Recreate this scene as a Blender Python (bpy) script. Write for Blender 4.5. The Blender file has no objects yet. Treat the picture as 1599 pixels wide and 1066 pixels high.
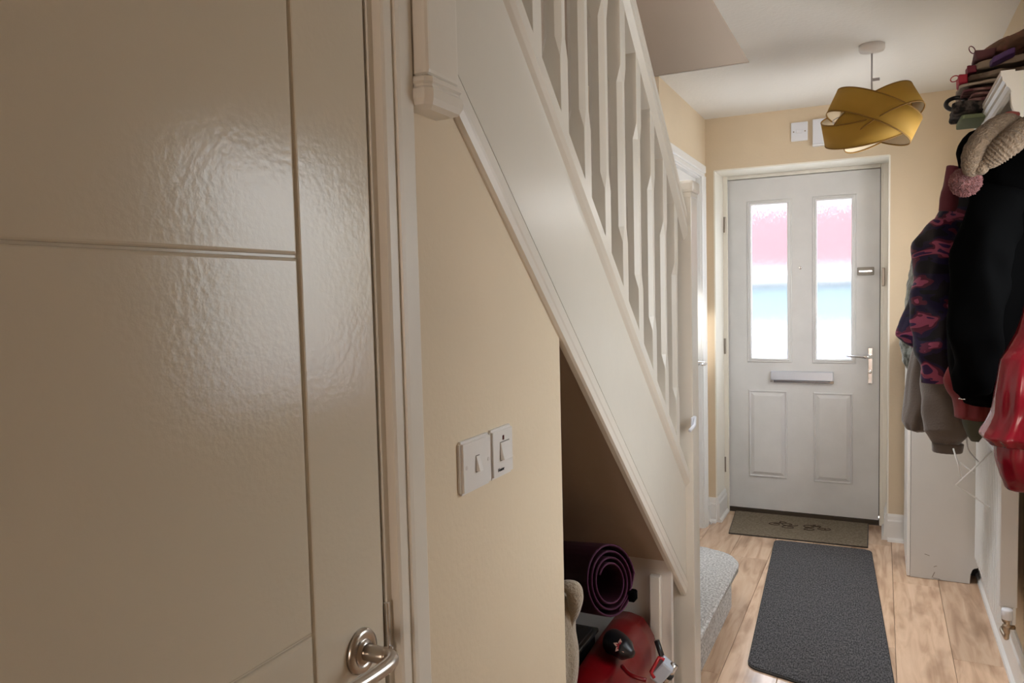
import bpy, bmesh, math, random
from mathutils import Vector, Matrix, noise, Euler
random.seed(7)
C = bpy.context.scene.collection
SC = bpy.context.scene
H = 1.395
# ------------------------------------------------------------------ camera
FPX = 1192.0
CR = Vector((0.9002, 0.4348, -0.0238)); CU = Vector((-0.0049, 0.0648, 0.9979)); CF = Vector((-0.4354, 0.8982, -0.0607))
CF.normalize(); CR = (CR - CF * CR.dot(CF)).normalized(); CU = CR.cross(CF)
cam_d = bpy.data.cameras.new('camera'); cam = bpy.data.objects.new('camera', cam_d); C.objects.link(cam)
cam_d.sensor_width = 36.0; cam_d.lens = FPX * 36.0 / 1599.0; cam_d.clip_start = 0.02; cam_d.clip_end = 200
M4 = Matrix((CR, CU, -CF)).transposed().to_4x4(); M4.translation = Vector((0, 0, H)); cam.matrix_world = M4
SC.camera = cam
# ------------------------------------------------------------------ light
SC.view_settings.view_transform = 'Standard'; SC.view_settings.look = 'None'
SC.view_settings.exposure = 0.65; SC.view_settings.gamma = 1.0; SC.view_settings.use_curve_mapping = False
w = bpy.data.worlds.new('sky'); SC.world = w; w.use_nodes = True
bgn = w.node_tree.nodes['Background']; bgn.inputs[0].default_value = (0.86, 0.93, 1.0, 1)
# overcast sky: brightest overhead, a third of that at the horizon
_tc = w.node_tree.nodes.new('ShaderNodeTexCoord'); _sx = w.node_tree.nodes.new('ShaderNodeSeparateXYZ'); _mr = w.node_tree.nodes.new('ShaderNodeMapRange')
_mr.inputs[1].default_value = 0.0; _mr.inputs[2].default_value = 1.0; _mr.inputs[3].default_value = 2.3; _mr.inputs[4].default_value = 9.0
w.node_tree.links.new(_tc.outputs['Generated'], _sx.inputs[0]); w.node_tree.links.new(_sx.outputs['Z'], _mr.inputs[0]); w.node_tree.links.new(_mr.outputs[0], bgn.inputs[1])
sd = bpy.data.lights.new('sun', 'SUN'); sd.energy = 8.0; sd.angle = math.radians(3); sd.color = (1, .96, .9)
so = bpy.data.objects.new('sun', sd); C.objects.link(so); so.rotation_euler = (math.radians(48), 0, math.radians(12))
def area(name, loc, size, direction, energy, col):
    d = bpy.data.lights.new(name, 'AREA'); d.shape = 'RECTANGLE'; d.size = size[0]; d.size_y = size[1]; d.energy = energy; d.color = col
    o = bpy.data.objects.new(name, d); C.objects.link(o); o.location = loc
    o.rotation_euler = Vector(direction).to_track_quat('-Z', 'Z' if abs(direction[2]) < .9 else 'Y').to_euler()
    return o
area('daylight_side_window', (0.50, 1.95, 1.47), (0.68, 0.74), (-1, 0, 0), 1.25, (0.98, 0.96, 0.82))
area('fill_behind_camera', (-0.08, -5.9, 1.5), (.96, 1.6), (0, 1, 0), 47.0, (1.0, 0.88, 0.80))  # added fill lamp behind the camera; no window is known there
area('fill_far_hall', (0.50, 3.68, 1.62), (0.62, 0.66), (-1, .10, -.55), 6.5, (1.0, 0.97, 0.94))  # added lamp, out of sight behind the coats, to brighten the far hall
area('fill_stairwell_side', (-1.43, 2.55, 3.75), (1.0, 0.9), (.72, -.05, -.70), 52.0, (0.94, 0.97, 1.0)).data.spread = math.radians(88)  # added unseen lamp, standing in for light from the front door glass
area('fill_stairwell_top', (-0.4, 1.6, 4.88), (0.6, 0.6), (-.1, .1, -1), 6.0, (1.0, 0.93, 0.86))  # weak overhead fill added for the stairwell; no skylight is known

def W(px, py, X=None, Y=None, Z=None):
    d = CF + CR * ((px - 800) / FPX) + CU * ((533 - py) / FPX)
    t = X / d.x if X is not None else (Y / d.y if Y is not None else (Z - H) / d.z)
    v = d * t; v.z += H
    return v
# ------------------------------------------------------------------ materials
MATS = {}
def mat(name, col=(.8, .8, .8), rough=.5, metal=0.0, spec=.5, noise_amt=0.0, noise_scale=8.0, bump=0.0, bump_scale=60.0, sheen=0.0, coat=0.0, col2=None, stretch=None):
    if name in MATS: return MATS[name]
    m = bpy.data.materials.new(name); m.use_nodes = True; MATS[name] = m
    nt = m.node_tree; b = nt.nodes['Principled BSDF']
    b.inputs['Base Color'].default_value = (*col, 1); b.inputs['Roughness'].default_value = rough
    b.inputs['Metallic'].default_value = metal; b.inputs['Specular IOR Level'].default_value = spec
    b.inputs['Sheen Weight'].default_value = sheen; b.inputs['Coat Weight'].default_value = coat
    tc = nt.nodes.new('ShaderNodeTexCoord'); src = tc.outputs['Object']
    if stretch:
        mp = nt.nodes.new('ShaderNodeMapping'); mp.inputs['Scale'].default_value = stretch
        nt.links.new(src, mp.inputs[0]); src = mp.outputs[0]
    if noise_amt > 0 or col2:
        n = nt.nodes.new('ShaderNodeTexNoise'); n.inputs['Scale'].default_value = noise_scale; n.inputs['Detail'].default_value = 5
        nt.links.new(src, n.inputs['Vector'])
        r = nt.nodes.new('ShaderNodeValToRGB'); r.color_ramp.elements[0].position = .35; r.color_ramp.elements[1].position = .65
        c2 = col2 or tuple(c * (1 - noise_amt) for c in col)
        r.color_ramp.elements[0].color = (*c2, 1); r.color_ramp.elements[1].color = (*col, 1)
        nt.links.new(n.outputs['Fac'], r.inputs[0]); nt.links.new(r.outputs[0], b.inputs['Base Color'])
    if bump > 0:
        n2 = nt.nodes.new('ShaderNodeTexNoise'); n2.inputs['Scale'].default_value = bump_scale; n2.inputs['Detail'].default_value = 4
        nt.links.new(src, n2.inputs['Vector'])
        bp = nt.nodes.new('ShaderNodeBump'); bp.inputs['Strength'].default_value = bump; bp.inputs['Distance'].default_value = .01
        nt.links.new(n2.outputs['Fac'], bp.inputs['Height']); nt.links.new(bp.outputs[0], b.inputs['Normal'])
    return m
CREAM = mat('cream_emulsion', (.73, .60, .43), .75, noise_amt=.05, noise_scale=2.5, bump=.08, bump_scale=90)
CEIL = mat('white_ceiling_paint', (.82, .79, .74), .85, bump=.15, bump_scale=60, noise_amt=.03, noise_scale=2)
LAND_SHADE = mat('shaded_landing_paint', (.40, .33, .27), .85)  # cream wall in shade: the stairwell's dimness is put into this darker paint
GLOSS = mat('white_gloss_wood', (.74, .685, .60), .28, bump=.03, bump_scale=40, noise_amt=.03, noise_scale=6)
DOORP = mat('white_door_paint', (.66, .585, .465), .17, bump=.045, bump_scale=120, noise_amt=.02, noise_scale=3)
STRP = mat('white_string_paint', (.70, .65, .565), .30, bump=.04, bump_scale=25, noise_amt=.02)
UPVC = mat('white_composite_door', (.74, .74, .74), .42, noise_amt=.06, noise_scale=7, bump=.05, bump_scale=70)
FRAMEW = mat('off_white_door_frame', (.88, .84, .75), .4)
SKIRT = mat('white_skirting', (.80, .79, .77), .35)
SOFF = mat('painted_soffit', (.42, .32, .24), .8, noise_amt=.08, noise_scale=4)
CHROME = mat('chrome', (.75, .75, .76), .15, 1.0)
NICKEL = mat('brushed_nickel', (.50, .45, .40), .28, 1.0)
BRASSY = mat('dull_hinge_metal', (.33, .29, .25), .4, .9)
PLAST = mat('white_plastic', (.72, .68, .64), .3)
PLASTW = mat('cool_white_plastic', (.74, .76, .82), .35)
DARK = mat('dark_gap', (.02, .018, .015), .9)
RUBBER = mat('dark_rubber', (.03, .028, .026), .8)
WHITEM = mat('white_enamel', (.78, .78, .77), .3)
BLACKC = mat('black_cloth', (.0016, .0016, .0017), .95, spec=.02)
BLACKP = mat('black_plastic', (.008, .008, .009), .3)

def wood_mat():
    m = bpy.data.materials.new('oak_plank'); m.use_nodes = True; nt = m.node_tree; b = nt.nodes['Principled BSDF']; L = nt.links.new
    b.inputs['Roughness'].default_value = .19
    tc = nt.nodes.new('ShaderNodeTexCoord'); oi = nt.nodes.new('ShaderNodeObjectInfo')
    mul = nt.nodes.new('ShaderNodeMath'); mul.operation = 'MULTIPLY'; mul.inputs[1].default_value = 37.0
    L(oi.outputs['Random'], mul.inputs[0])
    add = nt.nodes.new('ShaderNodeVectorMath'); add.operation = 'ADD'; L(tc.outputs['Object'], add.inputs[0]); L(mul.outputs[0], add.inputs[1])
    mp = nt.nodes.new('ShaderNodeMapping'); mp.inputs['Scale'].default_value = (14, 1.6, 1); L(add.outputs[0], mp.inputs[0])
    n = nt.nodes.new('ShaderNodeTexNoise'); n.inputs['Scale'].default_value = 1.6; n.inputs['Detail'].default_value = 8; n.inputs['Distortion'].default_value = 1.2; L(mp.outputs[0], n.inputs['Vector'])
    r = nt.nodes.new('ShaderNodeValToRGB'); e = r.color_ramp.elements
    e[0].position = .28; e[0].color = (.46, .29, .19, 1); e[1].position = .72; e[1].color = (.76, .55, .39, 1)
    k = e.new(.5); k.color = (.66, .455, .31, 1); L(n.outputs['Fac'], r.inputs[0])
    mp2 = nt.nodes.new('ShaderNodeMapping'); mp2.inputs['Scale'].default_value = (7, 2.6, 1); L(add.outputs[0], mp2.inputs[0])
    n2 = nt.nodes.new('ShaderNodeTexNoise'); n2.inputs['Scale'].default_value = 1.1; n2.inputs['Detail'].default_value = 3; L(mp2.outputs[0], n2.inputs['Vector'])
    r2 = nt.nodes.new('ShaderNodeValToRGB'); r2.color_ramp.elements[0].position = .26; r2.color_ramp.elements[0].color = (.45, .38, .34, 1)
    r2.color_ramp.elements[1].position = .46; r2.color_ramp.elements[1].color = (1, 1, 1, 1); L(n2.outputs['Fac'], r2.inputs[0])
    mx = nt.nodes.new('ShaderNodeMixRGB'); mx.blend_type = 'MULTIPLY'; mx.inputs[0].default_value = .8; L(r.outputs[0], mx.inputs[1]); L(r2.outputs[0], mx.inputs[2])
    hv = nt.nodes.new('ShaderNodeHueSaturation'); vr = nt.nodes.new('ShaderNodeMapRange'); vr.inputs[3].default_value = .9; vr.inputs[4].default_value = 1.15
    L(oi.outputs['Random'], vr.inputs[0]); L(vr.outputs[0], hv.inputs['Value']); L(mx.outputs[0], hv.inputs['Color']); L(hv.outputs[0], b.inputs['Base Color'])
    bp = nt.nodes.new('ShaderNodeBump'); bp.inputs['Strength'].default_value = .15; bp.inputs['Distance'].default_value = .003; L(n.outputs['Fac'], bp.inputs['Height']); L(bp.outputs[0], b.inputs['Normal'])
    return m
OAK = wood_mat()

def ramp_mat(name, stops, scale, rough=.8, detail=3, dist=0.0, bump=.2, bump_scale=80, stretch=(1, 1, 1), sheen=0.0, const=False, kind='noise', spec=.3):
    m = bpy.data.materials.new(name); m.use_nodes = True; nt = m.node_tree; b = nt.nodes['Principled BSDF']; L = nt.links.new
    b.inputs['Roughness'].default_value = rough; b.inputs['Sheen Weight'].default_value = sheen; b.inputs['Specular IOR Level'].default_value = spec
    tc = nt.nodes.new('ShaderNodeTexCoord'); mp = nt.nodes.new('ShaderNodeMapping'); mp.inputs['Scale'].default_value = stretch; L(tc.outputs['Object'], mp.inputs[0])
    if kind == 'wave':
        n = nt.nodes.new('ShaderNodeTexWave'); n.inputs['Scale'].default_value = scale; n.inputs['Distortion'].default_value = dist; out = n.outputs['Fac']
    else:
        n = nt.nodes.new('ShaderNodeTexNoise'); n.inputs['Scale'].default_value = scale; n.inputs['Detail'].default_value = detail; n.inputs['Distortion'].default_value = dist; out = n.outputs['Fac']
    L(mp.outputs[0], n.inputs['Vector'])
    r = nt.nodes.new('ShaderNodeValToRGB')
    if const: r.color_ramp.interpolation = 'CONSTANT'
    e = r.color_ramp.elements
    e[0].position = stops[0][0]; e[0].color = (*stops[0][1], 1); e[1].position = stops[1][0]; e[1].color = (*stops[1][1], 1)
    for p_, c_ in stops[2:]:
        k = e.new(p_); k.color = (*c_, 1)
    L(out, r.inputs[0]); L(r.outputs[0], b.inputs['Base Color'])
    if bump > 0:
        n2 = nt.nodes.new('ShaderNodeTexNoise'); n2.inputs['Scale'].default_value = bump_scale; n2.inputs['Detail'].default_value = 3; L(tc.outputs['Object'], n2.inputs['Vector'])
        bp = nt.nodes.new('ShaderNodeBump'); bp.inputs['Strength'].default_value = bump; bp.inputs['Distance'].default_value = .006; L(n2.outputs['Fac'], bp.inputs['Height']); L(bp.outputs[0], b.inputs['Normal'])
    return m
CARPET = ramp_mat('pale_grey_carpet', [(.36, (.34, .32, .30)), (.62, (.76, .74, .72))], 115, .95, detail=4, bump=.9, bump_scale=170, sheen=.3)
RUG = ramp_mat('charcoal_rug_pile', [(.38, (.03, .03, .033)), (.66, (.14, .135, .14))], 120, .9, detail=5, bump=.9, bump_scale=130, stretch=(1.8, .6, 1))
MATTE = ramp_mat('brown_doormat', [(.3, (.13, .10, .065)), (.7, (.24, .20, .145))], 90, .95, detail=4, bump=.6, bump_scale=150)
MATP = mat('darker_mat_pattern', (.055, .035, .022), .95)

# ------------------------------------------------------------------ mesh helpers
def obj(name, bm, m, parent=None, smooth=False, label=None, cat=None, group=None, kind=None, world=True):
    me = bpy.data.meshes.new(name); bmesh.ops.recalc_face_normals(bm, faces=bm.faces[:]); bm.to_mesh(me); bm.free()
    o = bpy.data.objects.new(name, me); C.objects.link(o)
    for mm in (m if isinstance(m, (list, tuple)) else [m]): me.materials.append(mm)
    if smooth:
        for p in me.polygons: p.use_smooth = True
    if parent is not None:
        o.parent = parent
        if world: o.matrix_parent_inverse = parent_inv(parent)
    if label: o['label'] = label
    if cat: o['category'] = cat
    if group: o['group'] = group
    if kind: o['kind'] = kind
    return o
def world_of(o):
    m = Matrix.Translation(o.location) @ o.rotation_euler.to_matrix().to_4x4()
    return world_of(o.parent) @ o.matrix_parent_inverse @ m if o.parent is not None else m
def parent_inv(p):
    return world_of(p).inverted()
def thing(name, loc, label, cat, group=None):
    o = bpy.data.objects.new(name, None); C.objects.link(o); o.location = loc; o['label'] = label; o['category'] = cat
    o.empty_display_size = .05
    if group: o['group'] = group
    return o
def struct(name, bm, m, parent=None, smooth=False):
    return obj(name, bm, m, parent, smooth, kind=None if parent else 'structure')
def box(bm, a, b, bev=0.0, seg=1):
    x0, y0, z0 = a; x1, y1, z1 = b
    r = bmesh.ops.create_cube(bm, size=1.0); vs = r['verts']
    for v in vs:
        v.co = Vector(((x0 + x1) / 2 + v.co.x * (x1 - x0), (y0 + y1) / 2 + v.co.y * (y1 - y0), (z0 + z1) / 2 + v.co.z * (z1 - z0)))
    if bev > 0:
        es = set()
        for v in vs: es.update(v.link_edges)
        bmesh.ops.bevel(bm, geom=list(es), offset=bev, segments=seg, affect='EDGES', profile=.6)
    return bm
def B(a, b, bev=0.0, seg=1):
    return box(bmesh.new(), a, b, bev, seg)
def prism(bm, pts, axis, a, b):
    """pts 2-D polygon; axis 0: pts=(y,z), 1: (x,z), 2: (x,y); extruded between a and b."""
    def mk(p, t):
        return (t, p[0], p[1]) if axis == 0 else ((p[0], t, p[1]) if axis == 1 else (p[0], p[1], t))
    va = [bm.verts.new(mk(p, a)) for p in pts]; vb = [bm.verts.new(mk(p, b)) for p in pts]
    bm.faces.new(va); bm.faces.new(list(reversed(vb)))
    n = len(pts)
    for i in range(n): bm.faces.new((va[i], vb[i], vb[(i + 1) % n], va[(i + 1) % n]))
    return bm
def P(pts, axis, a, b): return prism(bmesh.new(), pts, axis, a, b)
def sweep(bm, profile, frames, closed=True):
    """profile list of (u,v); frames list of (origin,U,V)"""
    rings = []
    for o_, u_, v_ in frames:
        rings.append([bm.verts.new(Vector(o_) + Vector(u_) * p[0] + Vector(v_) * p[1]) for p in profile])
    n = len(profile)
    for a, b in zip(rings, rings[1:]):
        for i in range(n if closed else n - 1):
            bm.faces.new((a[i], a[(i + 1) % n], b[(i + 1) % n], b[i]))
    if closed:
        bm.faces.new(rings[0]); bm.faces.new(list(reversed(rings[-1])))
    return bm
def tube(bm, pts, r, seg=10, rad=None):
    pts = [Vector(p) for p in pts]; n = len(pts); up = None; frames = []
    for i, p in enumerate(pts):
        t = (pts[min(i + 1, n - 1)] - pts[max(i - 1, 0)]).normalized()
        if up is None: up = Vector((0, 0, 1)) if abs(t.z) < .9 else Vector((1, 0, 0))
        u = t.cross(up).normalized(); v = u.cross(t).normalized(); up = v
        rr = rad[i] if rad else r
        frames.append((p, u * rr, v * rr))
    prof = [(math.cos(2 * math.pi * k / seg), math.sin(2 * math.pi * k / seg)) for k in range(seg)]
    return sweep(bm, prof, frames)
def curve_pts(pts, n=8):
    pts = [Vector(p) for p in pts]; out = []
    q = [pts[0] * 2 - pts[1]] + pts + [pts[-1] * 2 - pts[-2]]
    for i in range(1, len(q) - 2):
        for k in range(n):
            t = k / n; a, b, c, d = q[i - 1], q[i], q[i + 1], q[i + 2]
            out.append(.5 * ((2 * b) + (c - a) * t + (2 * a - 5 * b + 4 * c - d) * t * t + (3 * b - a - 3 * c + d) * t ** 3))
    out.append(pts[-1]); return out
def lathe(bm, prof, origin, axis=(0, 0, 1), seg=24):
    """prof list of (r, h) along axis"""
    ax = Vector(axis).normalized(); u = ax.orthogonal().normalized(); v = ax.cross(u)
    rings = []
    for r, h in prof:
        rings.append([bm.verts.new(Vector(origin) + ax * h + (u * math.cos(2 * math.pi * k / seg) + v * math.sin(2 * math.pi * k / seg)) * max(r, 1e-5)) for k in range(seg)])
    for a, b in zip(rings, rings[1:]):
        for i in range(seg): bm.faces.new((a[i], a[(i + 1) % seg], b[(i + 1) % seg], b[i]))
    bm.faces.new(rings[0]); bm.faces.new(list(reversed(rings[-1]))); return bm
def text_mesh(name, s, size, loc, rot, m, parent, depth=.0004):
    cu = bpy.data.curves.new(name, 'FONT'); cu.body = s; cu.size = size; cu.extrude = depth
    tmp = bpy.data.objects.new(name, cu); C.objects.link(tmp); bpy.context.view_layer.update()
    me = bpy.data.meshes.new_from_object(tmp.evaluated_get(bpy.context.evaluated_depsgraph_get())); bpy.data.objects.remove(tmp)
    o = bpy.data.objects.new(name, me); C.objects.link(o); me.materials.clear(); me.materials.append(m)
    o.parent = parent; o.matrix_parent_inverse = parent_inv(parent); o.location = loc; o.rotation_euler = rot
    return o

XW = -.598     # plane of the understairs wall
XN = -.56      # outer face of the newels
XC = -.605     # centre line of string, balusters and rails
CZ = 2.395     # ceiling
YF = 4.60      # front wall
# ------------------------------------------------------------------ setting
fl = struct('floor', B((-1.6, -6.0, -.10), (.60, YF + .34, -.012)), mat('subfloor', (.12, .08, .05), .9))
PW = .1925; x0 = .248 - 6 * PW
joints = {0: 3.0, 1: 3.5, 2: 2.75, 3: 3.85, 4: 2.9, 5: 3.40, 6: 3.95, 7: 3.2, -1: 3.6}
plank_meshes = {}
def plank(xa, xb, ya, yb):
    bm = B((xa + .0007, ya + .0007, -.012), (xb - .0007, yb - .0007, 0.0), .0012); obj('plank', bm, OAK, fl)
for k in range(0, 8):
    xa = x0 + (k - 1) * PW; xb = min(xa + PW, .44); y = joints[k] - 4 * 1.29 if k != 6 else 3.95 - 4 * 1.29
    if k == 5: y = 3.213 - 4 * 1.29
    while y < YF + .3:
        ya, yb = max(y, -.6), min(y + 1.29, YF + .27)
        if yb > ya + .02 and xb > xa + .01: plank(xa, xb, ya, yb)
        y += 1.29
ce = bmesh.new()
box(ce, (-.53, -6.0, CZ), (.60, YF + .34, 2.65)); box(ce, (-1.6, 3.57, CZ), (-.53, YF + .34, 2.65)); box(ce, (-1.6, -6.0, CZ), (-.53, .90, 2.65))
struct('ceiling', ce, CEIL)
struct('trim_9', B((-1.6, .5, 4.9), (.9, 3.7, 5.0)), LAND_SHADE)['label'] = 'plain ceiling above the stairwell'
struct('wall_landing', P([(-1.45, CZ + .003), (-.532, CZ + .003), (-.532, 2.652), (.7, 2.652), (.7, 4.9), (-1.45, 4.9)], 1, 3.566, 3.67), LAND_SHADE)
# front wall with the door opening
OX0, OX1, OZ1 = W(1115.6, 267.3, Y=YF).x, W(1390, 242, Y=YF).x, 2.092
fw_ = bmesh.new()
box(fw_, (-1.0, YF, 0), (OX0, YF + .34, CZ)); box(fw_, (OX1, YF, 0), (.60, YF + .34, CZ)); box(fw_, (OX0, YF, OZ1), (OX1, YF + .34, CZ))
struct('wall_front', fw_, CREAM)
# left hall wall beyond the stairs (with the side door) and its return
DX = -.938
lw = bmesh.new()
box(lw, (DX - .1, 3.57, 0), (DX, 3.72, CZ)); box(lw, (DX - .1, 4.46, 0), (DX, YF, CZ)); box(lw, (DX - .1, 3.72, 2.05), (DX, 4.46, CZ))
struct('wall_left_far', lw, CREAM)
struct('wall_stair_end', B((-1.5, 3.571, 0), (DX - .1, 3.67, CZ)), CREAM)
struct('wall_stair_side', B((-1.55, -1.0, 0), (-1.45, 3.67, 4.9)), LAND_SHADE)
struct('wall_right', (lambda b: (box(b, (.44, -6, 0), (.55, 1.46, CZ)), box(b, (.44, 2.30, 0), (.55, 3.36, CZ)), box(b, (.44, 4.0, 0), (.55, YF, CZ)), box(b, (.44, 3.36, 0), (.55, 4.0, 1.28)), box(b, (.44, 3.36, 1.96), (.55, 4.0, CZ)), box(b, (.44, 1.46, 0), (.55, 2.30, 1.08)), box(b, (.44, 1.46, 1.86), (.55, 2.30, CZ)), b)[-1])(bmesh.new()), CREAM)
struct('wall_back', B((-1.6, -6.1, 0), (.6, -6.0, CZ)), CREAM)
# upper storey shell
struct('wall_upper_right', B((.85, .5, 2.65), (.95, 3.67, 4.9)), LAND_SHADE); struct('wall_upper_near', B((-1.5, .3, 2.66), (.9, .4, 4.9)), LAND_SHADE)
# side window frame
wf = bmesh.new()
for a, b in (((.43, 1.44, 1.05), (.47, 1.48, 1.89)), ((.43, 2.28, 1.05), (.47, 2.32, 1.89)), ((.43, 1.48, 1.05), (.47, 2.28, 1.09)), ((.43, 1.48, 1.85), (.47, 2.28, 1.89))): box(wf, a, b, .004)
struct('window_1', wf, GLOSS)
wf = bmesh.new()
for a, b in (((.43, 3.34, 1.25), (.47, 3.38, 1.99)), ((.43, 3.98, 1.25), (.47, 4.02, 1.99)), ((.43, 3.38, 1.25), (.47, 3.98, 1.29)), ((.43, 3.38, 1.95), (.47, 3.98, 1.99))): box(wf, a, b, .004)
struct('fill_frame_hall', wf, GLOSS)  # invented frame around the added far-hall lamp
wf = bmesh.new()
for a, b in (((-.62, -5.95, .66), (-.56, -5.86, 2.34)), ((.40, -5.95, .66), (.46, -5.86, 2.34)), ((-.62, -5.95, .64), (.46, -5.86, .70)), ((-.62, -5.95, 2.30), (.46, -5.86, 2.36))): box(wf, a, b, .004)
struct('fill_frame_behind', wf, GLOSS)  # frame made up to surround the added lamp behind the camera
wf = bmesh.new()
for a, b in (((-1.45, 2.0, 3.15), (-1.40, 2.05, 4.35)), ((-1.45, 3.05, 3.15), (-1.40, 3.10, 4.35)), ((-1.45, 2.0, 3.15), (-1.40, 3.1, 3.2)), ((-1.45, 2.0, 4.3), (-1.40, 3.1, 4.35))): box(wf, a, b, .004)
struct('fill_frame_stairwell', wf, GLOSS)  # unseen frame, added around the stairwell side lamp

# near left wall : polygon pieces around the doorway, cut along the stairs
S = .886
def L0(y): return 1.061 - S * (y - 1.732)
def L1(y): return 1.122 - S * (y - 1.732)
def LRB(y): return 1.434 - S * (y - 1.732)
def LRT(y): return 1.487 - S * (y - 1.732)
def LBAL(y): return 1.514 - S * (y - 1.732)
def HRB(y): return 2.255 - S * (y - 1.732)
def HRT(y): return 2.383 - S * (y - 1.732)
YE = 1.457
nw = bmesh.new()
prism(nw, [(.846, 0), (YE, 0), (YE, L0(YE) + .03), (1.0, L0(1.0) + .03), (.91, CZ), (.846, CZ)], 0, XW - .1, XW)
box(nw, (XW - .1, .0, 2.04), (XW, .846, CZ)); box(nw, (XW - .1, -6.0, 0), (XW, -.0, CZ))
struct('wall_left_near', nw, CREAM)
# soffit under the stairs and the board that closes it
def SF(y): return L0(y) + .03
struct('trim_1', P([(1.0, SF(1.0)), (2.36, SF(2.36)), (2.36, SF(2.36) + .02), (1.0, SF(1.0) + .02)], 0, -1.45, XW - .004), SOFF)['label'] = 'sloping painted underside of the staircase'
struct('trim_2', B((-1.45, 2.36, 0), (-.600, 2.385, SF(2.36) + .02)), mat('closing_board', (.66, .60, .54), .6))['label'] = 'white board closing the low end of the understairs space'
struct('trim_3', B((-.665, 2.335, 0), (-.630, 2.358, L0(2.40) + .02), .003), GLOSS)['label'] = 'narrow white batten beside the newel foot'
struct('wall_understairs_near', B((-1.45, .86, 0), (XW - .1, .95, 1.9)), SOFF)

# ------------------------------------------------------------------ skirtings
def skirt(name, a, b, nrm, h=.15):
    a = Vector((*a, 0)); b = Vector((*b, 0)); n = Vector((*nrm, 0))
    prof = [(0, 0), (.030, 0), (.028, .012), (.018, .022), (.018, .112), (.013, .120), (.012, .138), (.006, h), (0, h)]
    bm = bmesh.new(); sweep(bm, prof, [(a, n, (0, 0, 1)), (b, n, (0, 0, 1))])
    return struct(name, bm, SKIRT)
skirt('baseboard_front_right', (OX1, YF), (.44, YF), (0, -1))
skirt('baseboard_front_left', (DX, YF), (OX0, YF), (0, -1))
skirt('baseboard_reveal_left', (OX0, YF), (OX0, YF + .262), (1, 0))
skirt('baseboard_reveal_right', (OX1, YF), (OX1, YF + .262), (-1, 0))
skirt('baseboard_left', (DX, 4.54), (DX, YF), (1, 0))
skirt('baseboard_right', (.44, -.5), (.44, YF), (-1, 0))

# ------------------------------------------------------------------ near left door
dl = struct('door_1', B((-.642, .030, .008), (-.6065, .827, 1.98)), DOORP)
GZ = [.008, .11, .555, 1.0, 1.445, 1.89, 1.98]
gy = W(466, 380, X=-.602).y
def panel(y0, y1, z0, z1):
    bm = B((-.6066, y0, z0), (-.602, y1, z1))
    es = [e for e in bm.edges if all(abs(v.co.x + .602) < 1e-5 for v in e.verts)]
    bmesh.ops.bevel(bm, geom=es, offset=.0042, segments=3, affect='EDGES', profile=.5)
    obj('panel', bm, DOORP, dl)
panel(gy + .0012, .827, .008, 1.98)
panel(.030, .165, .008, 1.98)
for a, b in zip(GZ, GZ[1:]): panel(.165 + .003, gy - .0012, a + .0014, b - .0014)
# frame and architrave of that door
fr = bmesh.new()
box(fr, (-.70, .831, 0), (-.600, .842, 1.99)); box(fr, (-.70, .0, 1.985), (-.600, .842, 2.02)); box(fr, (-.70, .0, 0), (-.600, .028, 2.0))
struct('trim_10', B((-.64, .8268, .01), (-.609, .8312, 1.985)), DARK)['label'] = 'dark strip filling the gap at the closing edge of the near door, for its shade'  # dark strip put into the door gap to stand for its shade
struct('trim_4', fr, GLOSS)['label'] = 'white frame around the near panelled door'
ar = bmesh.new()
prof = [(-.600, .842), (-.5875, .842), (-.585, .846), (-.585, .862), (-.5875, .865), (-.5875, .868), (-.583, .870), (-.5815, .876), (-.5815, .906), (-.584, .9105), (-.600, .9105)]
prism(ar, prof, 2, 0, 2.03)
prism(ar, [(-.600, 2.03), (-.585, 2.03), (-.5815, 2.05), (-.5815, 2.09), (-.600, 2.095)], 1, -.04, .9105) if False else None
box(ar, (-.600, -.05, 2.03), (-.5815, .9105, 2.10), .003)
struct('trim_5', ar, GLOSS)['label'] = 'moulded white architrave beside the near door'
# handle
hn = thing('door_handle', (-.602, .772, .943), 'brushed nickel lever handle on round rose on the near white door', 'handle')
del hn['category']; del hn['label']
hn.parent = dl; hn.name = 'door_handle'
def hpart(name, bm, m, **k): return obj(name, bm, m, hn, True, **k)
obj('rose', lathe(bmesh.new(), [(.0285, 0), (.0285, .004), (.0265, .0075), (.019, .0085), (.018, .007), (.0145, .007), (.0145, .010), (.001, .010)], (-.602, .772, .943), (1, 0, 0), 40), NICKEL, hn, True)
lv = curve_pts([(-.592, .772, .943), (-.572, .772, .943), (-.558, .7735, .943), (-.548, .764, .943), (-.545, .742, .9435), (-.546, .71, .944), (-.549, .672, .945), (-.553, .64, .944)], 6)
nl = len(lv)
obj('lever', tube(bmesh.new(), lv, .0095, 20, [.0105 if i < 10 else .0098 - .0015 * (i / nl) for i in range(nl)]), NICKEL, hn, True)
obj('escutcheon', lathe(bmesh.new(), [(.025, 0), (.025, .003), (.023, .006), (.012, .0065), (.011, .005), (.0005, .005)], (-.602, .772, .885), (1, 0, 0), 36), NICKEL, hn, True)
st = bmesh.new(); box(st, (-.605, .8275, .900), (-.597, .8345, .985), .001); box(st, (-.600, .829, .905), (-.5935, .834, .925), .0015)
obj('latch_plate', st, CHROME, hn)

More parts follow.
